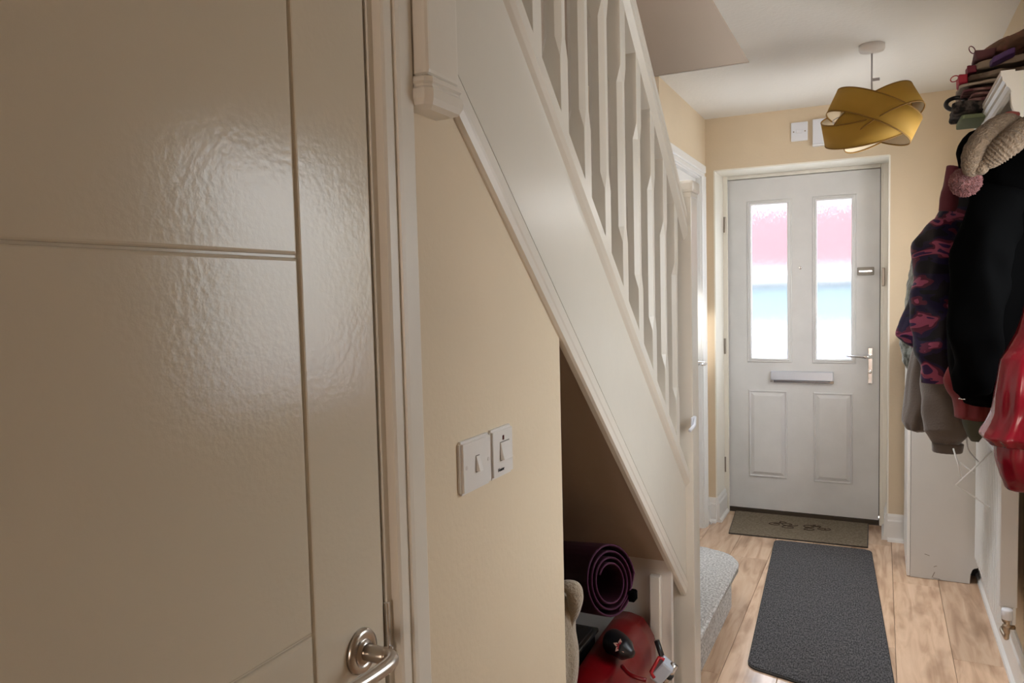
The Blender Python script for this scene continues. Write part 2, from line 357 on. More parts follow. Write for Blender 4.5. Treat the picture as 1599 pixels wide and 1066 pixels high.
# ------------------------------------------------------------------ staircase
stair = thing('staircase', (XC, 2.5, 0), 'white painted open-balustrade staircase with pale grey carpeted steps', 'staircase')
sb = bmesh.new()
ya, yb = .955, 2.52
prism(sb, [(ya, L1(ya) + .003), (yb, L1(yb) + .003), (yb, LRB(yb) + .01), (ya, LRB(ya) + .01)], 0, XC - .016, XC + .018)
obj('outer_string', sb, STRP, stair)
tr = bmesh.new()
def slab(bm, prof, ya, yb, Lf):   # profile (x, dz) swept along the slope
    sweep(bm, prof, [((0, ya, Lf(ya)), (1, 0, 0), (0, 0, 1)), ((0, yb, Lf(yb)), (1, 0, 0), (0, 0, 1))])
slab(tr, [(XW - .008, 0), (XW + .004, 0), (XW + .010, .004), (XW + .0125, .022), (XW + .0145, .027), (XW + .0165, .050), (XW + .0135, .056), (XW - .008, .056)], .99, 2.60 - .085, L0)
obj('bottom_moulding', tr, GLOSS, stair)
rl = bmesh.new()
slab(rl, [(-.030, .0), (-.030, .045), (-.022, .066), (-.019, .080), (.019, .080), (.022, .066), (.033, .052), (.033, .018), (.026, .008), (.018, 0)], ya + .04, yb, lambda y: LRB(y))
for v in rl.verts: v.co.x += XC
obj('base_rail', rl, GLOSS, stair)
hr = bmesh.new()
slab(hr, [(-.020, 0), (-.034, .018), (-.034, .040), (-.024, .052), (-.033, .066), (-.033, .088), (-.020, .112), (0, .120), (.020, .112), (.033, .088), (.033, .066), (.024, .052), (.034, .040), (.034, .018), (.020, 0)], ya + .04, yb, HRB)
for v in hr.verts: v.co.x += XC
obj('handrail', hr, GLOSS, stair)
def spindle(yc):
    q = .0205; zb = LRT(yc); zt = HRB(yc); bm = bmesh.new()
    def ring(z, half, ch):
        h_, c_ = half, ch
        pts = [(h_, -h_ + c_), (h_, h_ - c_), (h_ - c_, h_), (-h_ + c_, h_), (-h_, h_ - c_), (-h_, -h_ + c_), (-h_ + c_, -h_), (h_ - c_, -h_)]
        return [bm.verts.new((XC + a, yc + b, z)) for a, b in pts]
    def ring_s(base, half, ch):   # sheared ring following the pitch
        h_, c_ = half, ch
        pts = [(h_, -h_ + c_), (h_, h_ - c_), (h_ - c_, h_), (-h_ + c_, h_), (-h_, h_ - c_), (-h_, -h_ + c_), (-h_ + c_, -h_), (h_ - c_, -h_)]
        return [bm.verts.new((XC + a, yc + b, base - S * b)) for a, b in pts]
    rs = [ring_s(zb, q, .001), ring(zb + .165, q, .001), ring(zb + .205, q - .0004, .0115), ring(zt - .205, q - .0004, .0115), ring(zt - .165, q, .001), ring_s(zt + .006, q, .001)]
    for a, b in zip(rs, rs[1:]):
        for i in range(8): bm.faces.new((a[i], a[(i + 1) % 8], b[(i + 1) % 8], b[i]))
    bm.faces.new(rs[0]); bm.faces.new(rs[-1])
    return bm
me0 = None
for k in range(-3, 8):
    yc = 1.501 + .1333 * k - .0205
    if me0 is None:
        o0 = obj('spindle', spindle(1.2), GLOSS, stair); me0 = o0.data; o = o0
    else:
        o = o0.copy(); C.objects.link(o)
    o.location = (0, yc - 1.2, -S * (yc - 1.2))
def newel(y0, z0, z1, cap, drop=False):
    bm = bmesh.new(); x1 = XN; x0_ = XN - .09; y1 = y0 + .09
    box(bm, (x0_, y0, z0), (x1, y1, z1), .003, 2)
    return bm
obj('newel_post', newel(2.515, 0, 1.70, True), GLOSS, stair)
cp = bmesh.new(); box(cp, (XN - .099, 2.506, 1.715), (XN + .009, 2.614, 1.755), .010, 2); box(cp, (XN - .092, 2.513, 1.698), (XN + .002, 2.607, 1.718), .004)
obj('newel_cap', cp, GLOSS, stair)
nd = bmesh.new(); box(nd, (XN - .09, .912, 1.700), (XN, 1.000, 2.9), .008, 3); obj('upper_newel_post', nd, GLOSS, stair)
nc = bmesh.new()
pr = [(.0, 1.700), (.004, 1.697), (.005, 1.691), (.002, 1.688), (.002, 1.685), (.006, 1.681), (.006, 1.668), (.002, 1.660), (-.008, 1.656)]
rings = []
for d, z in pr:
    x0_, x1_, y0_, y1_ = XN - .09 - d, XN + d, .912 - d, 1.0 + d; c_ = .009
    rings.append([nc.verts.new(p) for p in ((x0_, y0_ + c_, z), (x0_ + c_, y0_, z), (x1_ - c_, y0_, z), (x1_, y0_ + c_, z), (x1_, y1_ - c_, z), (x1_ - c_, y1_, z), (x0_ + c_, y1_, z), (x0_, y1_ - c_, z))])
for a, b in zip(rings, rings[1:]):
    for i in range(8): nc.faces.new((a[i], a[(i + 1) % 8], b[(i + 1) % 8], b[i]))
nc.faces.new(rings[0]); nc.faces.new(rings[-1])
obj('newel_drop_moulding', nc, GLOSS, stair)
# carpeted steps : a bullnose bottom step entered from the hall, winders, then the flight rising towards the viewer
def step_outline(x1, y0, y1, r, x0=-1.44):
    pts = [(x0, y0), (x1, y0)]
    for k in range(9):
        a = k / 8 * math.pi / 2; pts.append((x1 - r + r * math.cos(a), y1 - r * .9 + r * .9 * math.sin(a)))
    pts += [(x0, y1)]; return pts
s1 = bmesh.new(); prism(s1, step_outline(-.588, 2.61, 3.50, .16), 2, 0.001, .165)
obj('riser', s1, CARPET, stair)
s2 = P(step_outline(-.560, 2.606, 3.53, .17), 2, .160, .200); bmesh.ops.bevel(s2, geom=[e for e in s2.edges if abs(e.verts[0].co.z - e.verts[1].co.z) < 1e-5 ], offset=.014, segments=3, affect='EDGES')
obj('tread', s2, CARPET, stair, True)
zz = .2
for k, xx in ((1, -.86), (2, -1.12)):
    obj('riser', B((-1.44, 2.61, zz), (xx, 3.565, zz + .16)), CARPET, stair); zz += .2
    obj('tread', B((-1.44, 2.60, zz - .04), (xx + .02, 3.565, zz), .01), CARPET, stair)
y = 2.60
for k in range(8):
    zz += .2
    if zz > 2.2: break
    obj('riser', B((-1.44, y - .03, zz - .2), (XC - .018, y - .02, zz - .03)), CARPET, stair)
    obj('tread', B((-1.44, y - .226 - .02, zz - .035), (XC - .018, y, zz), .008), CARPET, stair); y -= .226
# small white hook strap on the newel
hk = thing('safety_gate_catch', (XN, 2.56, .95), 'small white plastic gate catch on the stair newel post', 'catch')
c0 = W(1079, 664, X=XN)
obj('catch_arm', tube(bmesh.new(), [c0 + Vector((.004, -.03, -.012)), c0 + Vector((.012, 0, .0)), c0 + Vector((.006, .035, .022))], .006, 8), PLASTW, hk, True)
obj('catch_plate', B((XN, c0.y + .0, c0.z - .012), (XN + .006, c0.y + .038, c0.z + .026), .002), PLASTW, hk)

# ------------------------------------------------------------------ side door on the left hall wall
sd_ = struct('door_2', B((DX - .060, 3.735, .01), (DX - .022, 4.445, 2.035), .002), SKIRT)
for (a, b) in ((.20, .95), (1.10, 1.95)):
    for (c, d) in ((3.82, 4.05), (4.13, 4.36)):
        bm = B((DX - .024, c, a), (DX - .014, d, b)); bmesh.ops.bevel(bm, geom=[e for e in bm.edges if all(v.co.x > DX - .016 for v in e.verts)], offset=.009, segments=2, affect='EDGES'); obj('panel', bm, SKIRT, sd_)
ap = bmesh.new()
for (y0, y1) in ((3.655, 3.725), (4.455, 4.525)):
    s = 1 if y0 > 4 else -1; e0, e1 = (y0, y1) if s > 0 else (y1, y0)
    prism(ap, [(DX, e0), (DX + .010, e0), (DX + .014, e0 + s * .02), (DX + .012, e0 + s * .024), (DX + .020, e0 + s * .04), (DX + .020, e0 + s * .066), (DX, e0 + s * .07)], 2, 0, 2.05)
prism(ap, [(DX, 2.045), (DX + .010, 2.045), (DX + .014, 2.065), (DX + .012, 2.069), (DX + .020, 2.085), (DX + .020, 2.111), (DX, 2.115)], 1, 3.655, 4.525) if False else box(ap, (DX, 3.655, 2.045), (DX + .012, 4.525, 2.07), .002)
box(ap, (DX, 3.655, 2.07), (DX + .020, 4.525, 2.113), .004)
box(ap, (DX - .1, 3.715, 0), (DX + .001, 3.7345, 2.06)); box(ap, (DX - .1, 4.4455, 0), (DX + .001, 4.465, 2.06)); box(ap, (DX - .1, 3.715, 2.036), (DX + .001, 4.465, 2.06))
struct('trim_6', ap, SKIRT)['label'] = 'white architrave around the side door on the left hall wall'
lh = bpy.data.objects.new('door_handle', None); C.objects.link(lh); lh.location = (DX - .02, 4.37, .98); lh.parent = sd_
obj('rose', lathe(bmesh.new(), [(.026, 0), (.026, .006), (.012, .008), (.010, .045), (.001, .045)], (DX - .014, 4.385, .98), (1, 0, 0), 20), CHROME, lh, True)
obj('lever', tube(bmesh.new(), curve_pts([(DX + .012, 4.385, .98), (DX + .034, 4.385, .98), (DX + .038, 4.35, .979), (DX + .034, 4.28, .984)], 5), .009, 12), CHROME, lh, True)

# ------------------------------------------------------------------ front door
YD = 4.88
FX0, FX1, FZ0, FZ1 = W(1134.5, 420, Y=YD).x, W(1374.3, 420, Y=YD).x, W(1255, 800.5, Y=YD).z, W(1255, 272.8, Y=YD).z
fm = bmesh.new()
box(fm, (OX0, YD - .015, .0), (FX0 - .004, YD + .05, OZ1), .004); box(fm, (FX1 + .004, YD - .015, .0), (OX1, YD + .05, OZ1), .004)
box(fm, (FX0 - .004, YD - .015, FZ1 + .004), (FX1 + .004, YD + .05, OZ1), .004)
box(fm, (OX0, YD - .03, FZ1 + .03), (OX1, YD - .012, OZ1), .003); box(fm, (OX0, YD - .03, 0), (OX0 + .03, YD - .012, OZ1), .003); box(fm, (OX1 - .03, YD - .03, 0), (OX1, YD - .012, OZ1), .003)
for a_, b_ in (((OX0 - .004, YF - .001, .15), (OX0 + .004, YD - .03, OZ1)), ((OX1 - .004, YF - .001, .15), (OX1 + .004, YD - .03, OZ1)), ((OX0, YF - .001, OZ1 - .004), (OX1, YD - .03, OZ1 + .004))): box(fm, a_, b_)  # pale boards over the cream reveal; door light put into their colour
struct('trim_7', fm, FRAMEW)['label'] = 'off-white frame of the front door'
rv = bmesh.new()
if 0: box(rv, (OX0 - .001, YF + .001, .0), (OX0 + .002, YD, OZ1)); box(rv, (OX1 - .002, YF + .001, 0), (OX1 + .001, YD, OZ1)); box(rv, (OX0, YF + .001, OZ1 - .002), (OX1, YD, OZ1 + .001))
rv.free()
th = bmesh.new(); box(th, (FX0 - .01, YD - .006, .0), (FX1 + .01, YD + .07, max(FZ0 - .004, .008)), .002)
struct('trim_8', th, mat('dark_threshold', (.05, .035, .022), .7))['label'] = 'dark worn threshold under the front door'
P1 = (W(1173, 440, Y=YD).x, W(1231, 440, Y=YD).x); P2 = (W(1275, 440, Y=YD).x, W(1331, 440, Y=YD).x); PZ = (W(1200, 560, Y=YD).z, W(1200, 318, Y=YD).z)
fd = struct('door_3', (lambda b: (box(b, (FX0, YD, FZ0), (P1[0], YD + .044, FZ1), .0), box(b, (P1[1], YD, FZ0), (P2[0], YD + .044, FZ1)), box(b, (P2[1], YD, FZ0), (FX1, YD + .044, FZ1)),
     box(b, (P1[0], YD, FZ0), (P1[1], YD + .044, PZ[0])), box(b, (P2[0], YD, FZ0), (P2[1], YD + .044, PZ[0])), box(b, (P1[0], YD, PZ[1]), (P1[1], YD + .044, FZ1)), box(b, (P2[0], YD, PZ[1]), (P2[1], YD + .044, FZ1)), b)[-1])(bmesh.new()), UPVC)
def glass_mat():
    m = bpy.data.materials.new('obscured_glass'); m.use_nodes = True; nt = m.node_tree; L = nt.links.new
    for n in list(nt.nodes): nt.nodes.remove(n)
    out = nt.nodes.new('ShaderNodeOutputMaterial'); g = nt.nodes.new('ShaderNodeBsdfGlass'); g.inputs['Roughness'].default_value = .15; g.inputs['IOR'].default_value = 1.18
    g.inputs['Color'].default_value = (.97, .98, 1, 1)
    t = nt.nodes.new('ShaderNodeBsdfTransparent'); t.inputs[0].default_value = (.97, .98, 1, 1); mx = nt.nodes.new('ShaderNodeMixShader'); mx.inputs[0].default_value = .78
    tc = nt.nodes.new('ShaderNodeTexCoord'); mp = nt.nodes.new('ShaderNodeMapping'); mp.inputs['Scale'].default_value = (120, 1, 26); L(tc.outputs['Object'], mp.inputs[0])
    n = nt.nodes.new('ShaderNodeTexNoise'); n.inputs['Scale'].default_value = 1.0; n.inputs['Detail'].default_value = 3; L(mp.outputs[0], n.inputs['Vector'])
    bp = nt.nodes.new('ShaderNodeBump'); bp.inputs['Strength'].default_value = .8; bp.inputs['Distance'].default_value = .008; L(n.outputs['Fac'], bp.inputs['Height']); L(bp.outputs[0], g.inputs['Normal'])
    L(t.outputs[0], mx.inputs[1]); L(g.outputs[0], mx.inputs[2]); L(mx.outputs[0], out.inputs[0]); return m
GL = glass_mat()
def ring_frame(xa, xb, za, zb, wd, y0, prof):
    """picture frame moulding; prof = list of (outward offset 0..wd, proud)"""
    bm = bmesh.new(); rr = []
    for off, pr_ in prof:
        rr.append([bm.verts.new(p) for p in ((xa - off, y0 - pr_, za - off), (xb + off, y0 - pr_, za - off), (xb + off, y0 - pr_, zb + off), (xa - off, y0 - pr_, zb + off))])
    for a, b in zip(rr, rr[1:]):
        for i in range(4): bm.faces.new((a[i], a[(i + 1) % 4], b[(i + 1) % 4], b[i]))
    return bm
for (a, b) in (P1, P2):
    gl = bmesh.new(); box(gl, (a, YD + .018, PZ[0]), (b, YD + .0195, PZ[1])); 
    obj('glass_pane', gl, GL, fd)
    obj('glazing_frame', ring_frame(a + .004, b - .004, PZ[0] + .004, PZ[1] - .004, .02, YD, [(0, -.018), (0, .006), (.008, .011), (.016, .007), (.021, .008), (.027, 0)]), UPVC, fd)
for (pa, pb, pc, pd) in ((1171, 1229, 610, 744), (1272, 1331, 614, 753)):
    xa, xb = W(pa, 680, Y=YD).x, W(pb, 680, Y=YD).x; za, zb = W((pa + pb) / 2, pd, Y=YD).z, W((pa + pb) / 2, pc, Y=YD).z
    bm = ring_frame(xa + .03, xb - .03, za + .03, zb - .03, .03, YD, [(0, .013), (.018, .002), (.022, .002), (.027, .010), (.031, .008), (.034, 0)])
    v = [bm.verts.new(p) for p in ((xa + .03, YD - .013, za + .03), (xb - .03, YD - .013, za + .03), (xb - .03, YD - .013, zb - .03), (xa + .03, YD - .013, zb - .03))]
    bm.faces.new(v); obj('raised_panel', bm, UPVC, fd)
SILV = mat('satin_silver', (.55, .60, .68), .35, .75)
lx0, lx1 = W(1204.5, 585, Y=YD).x, W(1302, 590, Y=YD).x; lz = W(1253, 588, Y=YD).z
lb = bpy.data.objects.new('letterbox', None); C.objects.link(lb); lb.location = (lx0, YD, lz); lb.parent = fd
obj('flap', B((lx0, YD - .022, lz - .022), (lx1, YD, lz + .033), .003), SILV, lb)
bb = bmesh.new(); box(bb, (lx0, YD - .026, lz - .035), (lx1, YD, lz - .022), .003)
obj('lower_lip', bb, mat('dark_chrome', (.25, .25, .27), .2, 1), lb)
obj('end_clip', B((lx0 - .003, YD - .028, lz - .036), (lx0 + .018, YD, lz - .021), .002), CHROME, lb); obj('end_clip', B((lx1 - .018, YD - .028, lz - .036), (lx1 + .003, YD, lz - .021), .002), BRASSY, lb)
obj('light_leak_strip', (lambda b: (box(b, (FX0 - .012, YD + .046, .04), (FX0 + .012, YD + .058, FZ1 + .012)), box(b, (FX1 - .012, YD + .046, .04), (FX1 + .020, YD + .058, FZ1 + .012)), box(b, (FX0, YD + .046, FZ1 - .01), (FX1, YD + .058, FZ1 + .014)), box(b, (FX0, YD + .046, .0), (FX1, YD + .058, FZ0 + .02)), b)[-1])(bmesh.new()), RUBBER, fd)  # unseen strips behind the door edges, added to stop light leaking in
# door handle with back plate
hx = W(1359.5, 575, Y=YD).x; z1, z0 = W(1358, 542, Y=YD).z, W(1358, 599, Y=YD).z; hz = W(1358, 556, Y=YD).z
fh = bpy.data.objects.new('door_handle', None); C.objects.link(fh); fh.location = (hx, YD, hz); fh.parent = fd
obj('back_plate', B((hx - .014, YD - .012, z0), (hx + .014, YD, z1), .005, 2), CHROME, fh)
obj('lever', tube(bmesh.new(), curve_pts([(hx, YD - .01, hz), (hx, YD - .045, hz), (hx - .02, YD - .055, hz), (hx - .08, YD - .055, hz + .001), (hx - .125, YD - .05, hz + .004)], 5), .009, 12, [.011] * 12 + [.009 - .0007 * i for i in range(9)]), CHROME, fh, True)
obj('key_cylinder', lathe(bmesh.new(), [(.008, 0), (.008, .018), (.001, .018)], (hx, YD - .012, hz - .09), (0, -1, 0), 14), CHROME, fh, True)
obj('spyhole', lathe(bmesh.new(), [(.010, 0), (.009, .006), (.005, .007), (.0005, .005)], (*W(1250, 418, Y=YD).xy, W(1250, 418, Y=YD).z), (0, -1, 0), 18), CHROME, fd, True)
lk = W(1353, 423, Y=YD)
nl_ = bmesh.new(); box(nl_, (lk.x - .047, YD - .008, lk.z - .024), (lk.x + .042, YD, lk.z + .022), .003)
obj('latch_lock', nl_, mat('pale_brass', (.30, .28, .25), .5, .8), fd)
obj('latch_snib', B((lk.x - .040, YD - .020, lk.z - .008), (lk.x + .034, YD - .006, lk.z + .006), .004), CHROME, fd)
kp = W(1380, 430, Y=YD - .03)
obj('keep_plate', B((kp.x - .010, YD - .045, kp.z - .06), (kp.x + .008, YD - .029, kp.z + .045), .003), BRASSY, fd)
for py in (351, 540, 724):
    q = W(1132.5, py, Y=YD - .02)
    hb = bmesh.new(); lathe(hb, [(.010, -.048), (.010, .048)], (q.x + .001, YD - .025, q.z), (0, 0, 1), 12); box(hb, (q.x - .015, YD - .022, q.z - .045), (q.x + .012, YD - .010, q.z + .045), .002)
    obj('hinge', hb, BRASSY, fd)

# ------------------------------------------------------------------ fittings on the walls
def rocker_plate(name, y0, y1, z0, z1, label, rk, text=None):
    t = thing(name, (XW, (y0 + y1) / 2, (z0 + z1) / 2), label, 'switch')
    bm = B((XW, y0, z0), (XW + .009, y1, z1)); bmesh.ops.bevel(bm, geom=[e for e in bm.edges if any(v.co.x > XW + .005 for v in e.verts)], offset=.0045, segments=3, affect='EDGES'); obj('face_plate', bm, PLAST, t)
    yc, zc = (y0 + y1) / 2 + rk[2], (z0 + z1) / 2 + rk[3]; a, b = rk[0] / 2, rk[1] / 2
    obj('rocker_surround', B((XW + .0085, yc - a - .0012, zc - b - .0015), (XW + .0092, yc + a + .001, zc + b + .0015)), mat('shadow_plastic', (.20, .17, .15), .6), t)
    bm = bmesh.new(); prism(bm, [(XW + .006, zc - b), (XW + .0165, zc - b + .001), (XW + .0105, zc + b), (XW + .006, zc + b)], 1, yc - a, yc + a); obj('rocker', bm, PLAST, t)
    return t
ysp = W(768, 672, X=XW + .009).y; y_a = W(722.5, 730, X=XW + .009).y; y_b = W(802.5, 700, X=XW + .009).y
zt_, zb_ = W(722.5, 691, X=XW + .009).z, W(722.5, 776.5, X=XW + .009).z
s1_ = rocker_plate('light_switch', y_a, ysp - .001, zb_, zt_, 'white single rocker light switch, left one of the pair under the stairs', (.011, .025, .0, .0))
for yy in (y_a + .014, ysp - .014):
    obj('screw_cover', lathe(bmesh.new(), [(.0035, 0), (.0035, .0006), (.0005, .0006)], (XW + .0088, yy, (zb_ + zt_) / 2), (1, 0, 0), 16), mat('cover_plastic', (.62, .57, .53), .4), s1_)
s2_ = rocker_plate('heater_switch', ysp + .001, y_b, zb_ + .001, zt_ + .001, 'white fused switch with wide rocker and dark lettering, right one of the pair', (.034, .030, .006, .002))
obj('indicator_lens', B((XW + .0088, ysp + .040, zt_ - .021), (XW + .0098, ysp + .046, zt_ - .013), .0008), mat('dark_red_lens', (.10, .02, .02), .2), s2_)
text_mesh('lettering', 'Heater', .0085, (XW + .0094, ysp + .020, zb_ + .0125), (math.pi / 2, 0, math.pi / 2), DARK, s2_)
def ab(px0, py0, px1, py1, Y): 
    a = W(px0, py0, Y=Y); b = W(px1, py1, Y=Y); return min(a.x, b.x), max(a.x, b.x), min(a.z, b.z), max(a.z, b.z)
xa, xb, za, zb = ab(1236, 192.5, 1262, 219, YF)
t = thing('blanking_switch_plate', ((xa + xb) / 2, YF, (za + zb) / 2), 'square white fused plate on the wall above the front door, left of the lamp', 'switch')
obj('face_plate', B((xa, YF - .010, za), (xb, YF, zb), .003, 2), PLASTW, t)
for s in (-1, 1): obj('screw', lathe(bmesh.new(), [(.004, 0), (.004, .001), (.0005, .001)], ((xa + xb) / 2 + s * .030, YF - .010, (za + zb) / 2), (0, -1, 0), 12), BRASSY, t)
obj('fuse_carrier', B(((xa + xb) / 2 - .016, YF - .013, (za + zb) / 2 - .010), ((xa + xb) / 2 + .016, YF - .009, (za + zb) / 2 + .010), .002), PLASTW, t)
xa, xb, za, zb = ab(1270, 188, 1299, 227, YF)
t = thing('door_chime', ((xa + xb) / 2, YF, (za + zb) / 2), 'small white chime box above the front door, partly behind the mustard lampshade', 'chime')
obj('chime_body', B((xa, YF - .028, za + .012), (xb, YF, zb), .003, 2), PLASTW, t); obj('chime_base', B((xa - .001, YF - .032, za), (xb + .001, YF, za + .011), .002), mat('bright_white', (.85, .86, .9), .3), t)

# ------------------------------------------------------------------ rugs
def rug(name, c4, r, h, m, label, edge, pile=None):
    pts = []
    n = 4
    for i in range(4):
        p, q, s = Vector(c4[i - 1]), Vector(c4[i]), Vector(c4[(i + 1) % 4]); a = (p - q).normalized(); b = (s - q).normalized()
        for k in range(6):
            t_ = k / 5; pts.append((q + a * r * (1 - t_) ** 2 + b * r * t_ ** 2))
    t = thing(name, (c4[0][0], c4[0][1], 0), label, 'rug')
    cen = sum((Vector(p) for p in c4), Vector((0, 0))) / 4
    out = [(p - cen) * 1.0 + cen for p in pts]; inn = [(p - cen) * (1 - edge) + cen for p in pts]
    b1 = P([(p.x, p.y) for p in out], 2, .0005, h * .7); obj('backing', b1, RUBBER, t)
    b2 = P([(p.x, p.y) for p in inn], 2, h * .3, h); obj('pile', b2, m, t)
    return t
def fz(px, py, z=0.0): 
    v = W(px, py, Z=z); return (v.x, v.y)
rug('hall_runner', [fz(1210, 841.5, .008), fz(1361.5, 858, .008), fz(1406, 1115, .008), fz(1166.5, 1039, .008)], .045, .009, RUG, 'charcoal grey ribbed runner rug on the oak floor', .012)
dm = rug('doormat', [fz(1149, 796.5, .008), fz(1357, 817, .008), fz(1356, 853.5, .008), fz(1138, 831, .008)], .004, .008, MATTE, 'brown doormat with scroll pattern against the front door', .012)
mc = W(1248, 822, Z=.008)
sc_ = bmesh.new()
def flat_curl(cx, cy, r0, turns, flip, ph):
    pts = []
    for k in range(22):
        a = ph + flip * k / 21 * turns * 2 * math.pi; rr = r0 * (1 - .75 * k / 21); pts.append((mc.x + cx + rr * math.cos(a) * 1.5, mc.y + cy + rr * math.sin(a) * .9, .0085))
    tube(sc_, pts, .0028, 5)
for sx in (-1, 1):
    flat_curl(sx * .06, .02, .035, 1.2, sx, 0); flat_curl(sx * .13, .0, .03, 1.3, -sx, 1); flat_curl(sx * .05, -.035, .03, 1.1, -sx, 2); flat_curl(sx * .10, .045, .022, 1.0, sx, 2)
obj('scroll_pattern', sc_, MATP, dm)

# ------------------------------------------------------------------ pendant lamp
YL = 3.6; lc = W(1362, 186, Y=YL); rose_c = W(1362, 70, Z=CZ); lc.x = rose_c.x; lc.y = rose_c.y
lamp = thing('pendant_lamp', (lc.x, lc.y, CZ), 'mustard yellow pendant lamp of interlaced fabric hoops', 'lamp')
WP = mat('ceiling_rose_plastic', (.42, .40, .42), .4)
obj('ceiling_rose', lathe(bmesh.new(), [(.050, 0), (.050, -.018), (.046, -.026), (.012, -.030), (.003, -.036)], (lc.x, lc.y, CZ), (0, 0, 1), 30), PLAST, lamp, True)
obj('flex', tube(bmesh.new(), [(lc.x, lc.y, CZ - .03), (lc.x, lc.y, lc.z + .02)], .0032, 8), WP, lamp, True)
obj('flex_tag', B((lc.x + .003, lc.y - .001, lc.z + .150), (lc.x + .030, lc.y + .001, lc.z + .162)), WP, lamp)
obj('bulb_holder', lathe(bmesh.new(), [(.006, .06), (.019, .05), (.021, .0), (.021, -.02), (.001, -.02)], (lc.x, lc.y, lc.z), (0, 0, 1), 18), PLAST, lamp, True)
obj('bulb', lathe(bmesh.new(), [(.012, 0), (.014, -.012), (.026, -.035), (.030, -.055), (.022, -.078), (.003, -.088)], (lc.x, lc.y, lc.z - .018), (0, 0, 1), 18), mat('opal_bulb', (.8, .78, .72), .3), lamp, True)
MUST = mat('mustard_cotton', (.54, .32, .045), .8, bump=.12, bump_scale=500, noise_amt=.04, noise_scale=20)
LIN = mat('pale_shade_lining', (.62, .50, .34), .75); HEM = mat('shade_hem', (.26, .13, .015), .8)
tm = MUST.node_tree; bb_ = tm.nodes['Principled BSDF']; tl = tm.nodes.new('ShaderNodeBsdfTranslucent'); tl.inputs[0].default_value = (.8, .42, .05, 1)
ms = tm.nodes.new('ShaderNodeMixShader'); ms.inputs[0].default_value = .25; o_ = [n for n in tm.nodes if n.type == 'OUTPUT_MATERIAL'][0]
tm.links.new(bb_.outputs[0], ms.inputs[1]); tm.links.new(tl.outputs[0], ms.inputs[2]); tm.links.new(ms.outputs[0], o_.inputs[0])
toCam = Vector((-lc.x, -lc.y, 0)).normalized(); side = Vector((-toCam.y, toCam.x, 0)); side = side if side.x > 0 else -side
def hoop(cx, cz, rx, ry, h, roll, pitch, fd_=0.0, n=64):
    # a fabric band: cylinder wall about its own axis; roll = right side down, pitch = near side down
    q = Matrix.Rotation(math.radians(roll), 3, -toCam) @ Matrix.Rotation(math.radians(pitch), 3, side)
    c0 = lc + side * cx + Vector((0, 0, cz)) + toCam * fd_
    def P3(a, z, s=0):
        loc = side * ((rx + s) * math.cos(a)) + toCam * ((ry + s) * math.sin(a)) + Vector((0, 0, z)); return c0 + q @ loc
    def band(z0, z1, s0, s1, m, name, par=None):
        bm = bmesh.new(); nz = 3
        def shell(s):
            return [[bm.verts.new(P3(2 * math.pi * i / n, z0 + (z1 - z0) * j / (nz - 1), s)) for i in range(n)] for j in range(nz)]
        A, B_ = shell(s0), shell(s1)
        for G in (A, B_):
            for j in range(nz - 1):
                for i in range(n): bm.faces.new((G[j][i], G[j][(i + 1) % n], G[j + 1][(i + 1) % n], G[j + 1][i]))
        for j in (0, nz - 1):
            for i in range(n): bm.faces.new((A[j][i], A[j][(i + 1) % n], B_[j][(i + 1) % n], B_[j][i]))
        return obj(name, bm, m, par or lamp, True)
    o = band(-h / 2, h / 2, 0, .0012, MUST, 'fabric_hoop')
    band(-h / 2 + .001, h / 2 - .001, -.0012, -.0002, LIN, 'hoop_lining', o)
    for zz_ in (-h / 2, h / 2): band(zz_ - .0025, zz_ + .0025, -.0016, .0018, HEM, 'hoop_hem', o)
    return o
for k in lamp.children: pass
obj('carrier_ring', tube(bmesh.new(), [lc + side * (.15 * math.cos(a)) + toCam * (.15 * math.sin(a)) + Vector((0, 0, .0)) for a in [i * math.pi / 12 for i in range(25)]], .002, 6), WP, lamp, True)
for a in (0, 2.1, 4.2): obj('carrier_arm', tube(bmesh.new(), [lc, lc + side * (.15 * math.cos(a)) + toCam * (.15 * math.sin(a))], .002, 6), WP, lamp, True)
HOOPS = [(-.018, -.022, .172, .165, .098, -9, 22, 0), (.006, .004, .176, .185, .100, 25, -3, .0), (.024, -.004, .168, .178, .098, -27, -7, 0.0)]
for hargs in HOOPS: hoop(*hargs)

# ------------------------------------------------------------------ radiator
RXF, RXB, RY0, RY1, RZ0, RZ1 = .350, .402, 2.900, 3.600, .275, .825
rad = thing('radiator', (RXB, RY0, RZ0), 'white ribbed panel radiator low on the right hall wall', 'radiator')
fp = bmesh.new(); n = 15; wq = (RY1 - RY0 - .06) / n; pts = [(RXF + .010, RY0), (RXF, RY0 + .012)]
yy = RY0 + .03
for i in range(n):
    pts += [(RXF, yy), (RXF + .006, yy + wq * .15), (RXF + .006, yy + wq * .42), (RXF, yy + wq * .60)]; yy += wq
pts += [(RXF, RY1 - .012), (RXF + .010, RY1)]
prism(fp, pts, 2, RZ0, RZ1 - .014); obj('front_panel', fp, WHITEM, rad)
obj('rear_panel', B((RXB - .012, RY0 + .004, RZ0), (RXB, RY1 - .004, RZ1 - .02), .003), WHITEM, rad)
for yy in (RY0, RY1 - .006):
    eb = B((RXF + .004, yy - .003, RZ0 + .06), (RXB + .002, yy + .006, RZ1 - .008), .002); obj('side_panel', eb, mat('rad_side', (.62, .60, .58), .35), rad)
tg = bmesh.new(); box(tg, (RXF, RY0 - .003, RZ1 - .016), (RXF + .012, RY1 + .003, RZ1), .003); box(tg, (RXB - .010, RY0 - .003, RZ1 - .016), (RXB + .004, RY1 + .003, RZ1), .003)
for i in range(28): yq = RY0 + .02 + i * (RY1 - RY0 - .04) / 27; box(tg, (RXF + .011, yq - .003, RZ1 - .012), (RXB - .008, yq + .003, RZ1 - .006))
obj('top_grille', tg, WHITEM, rad)
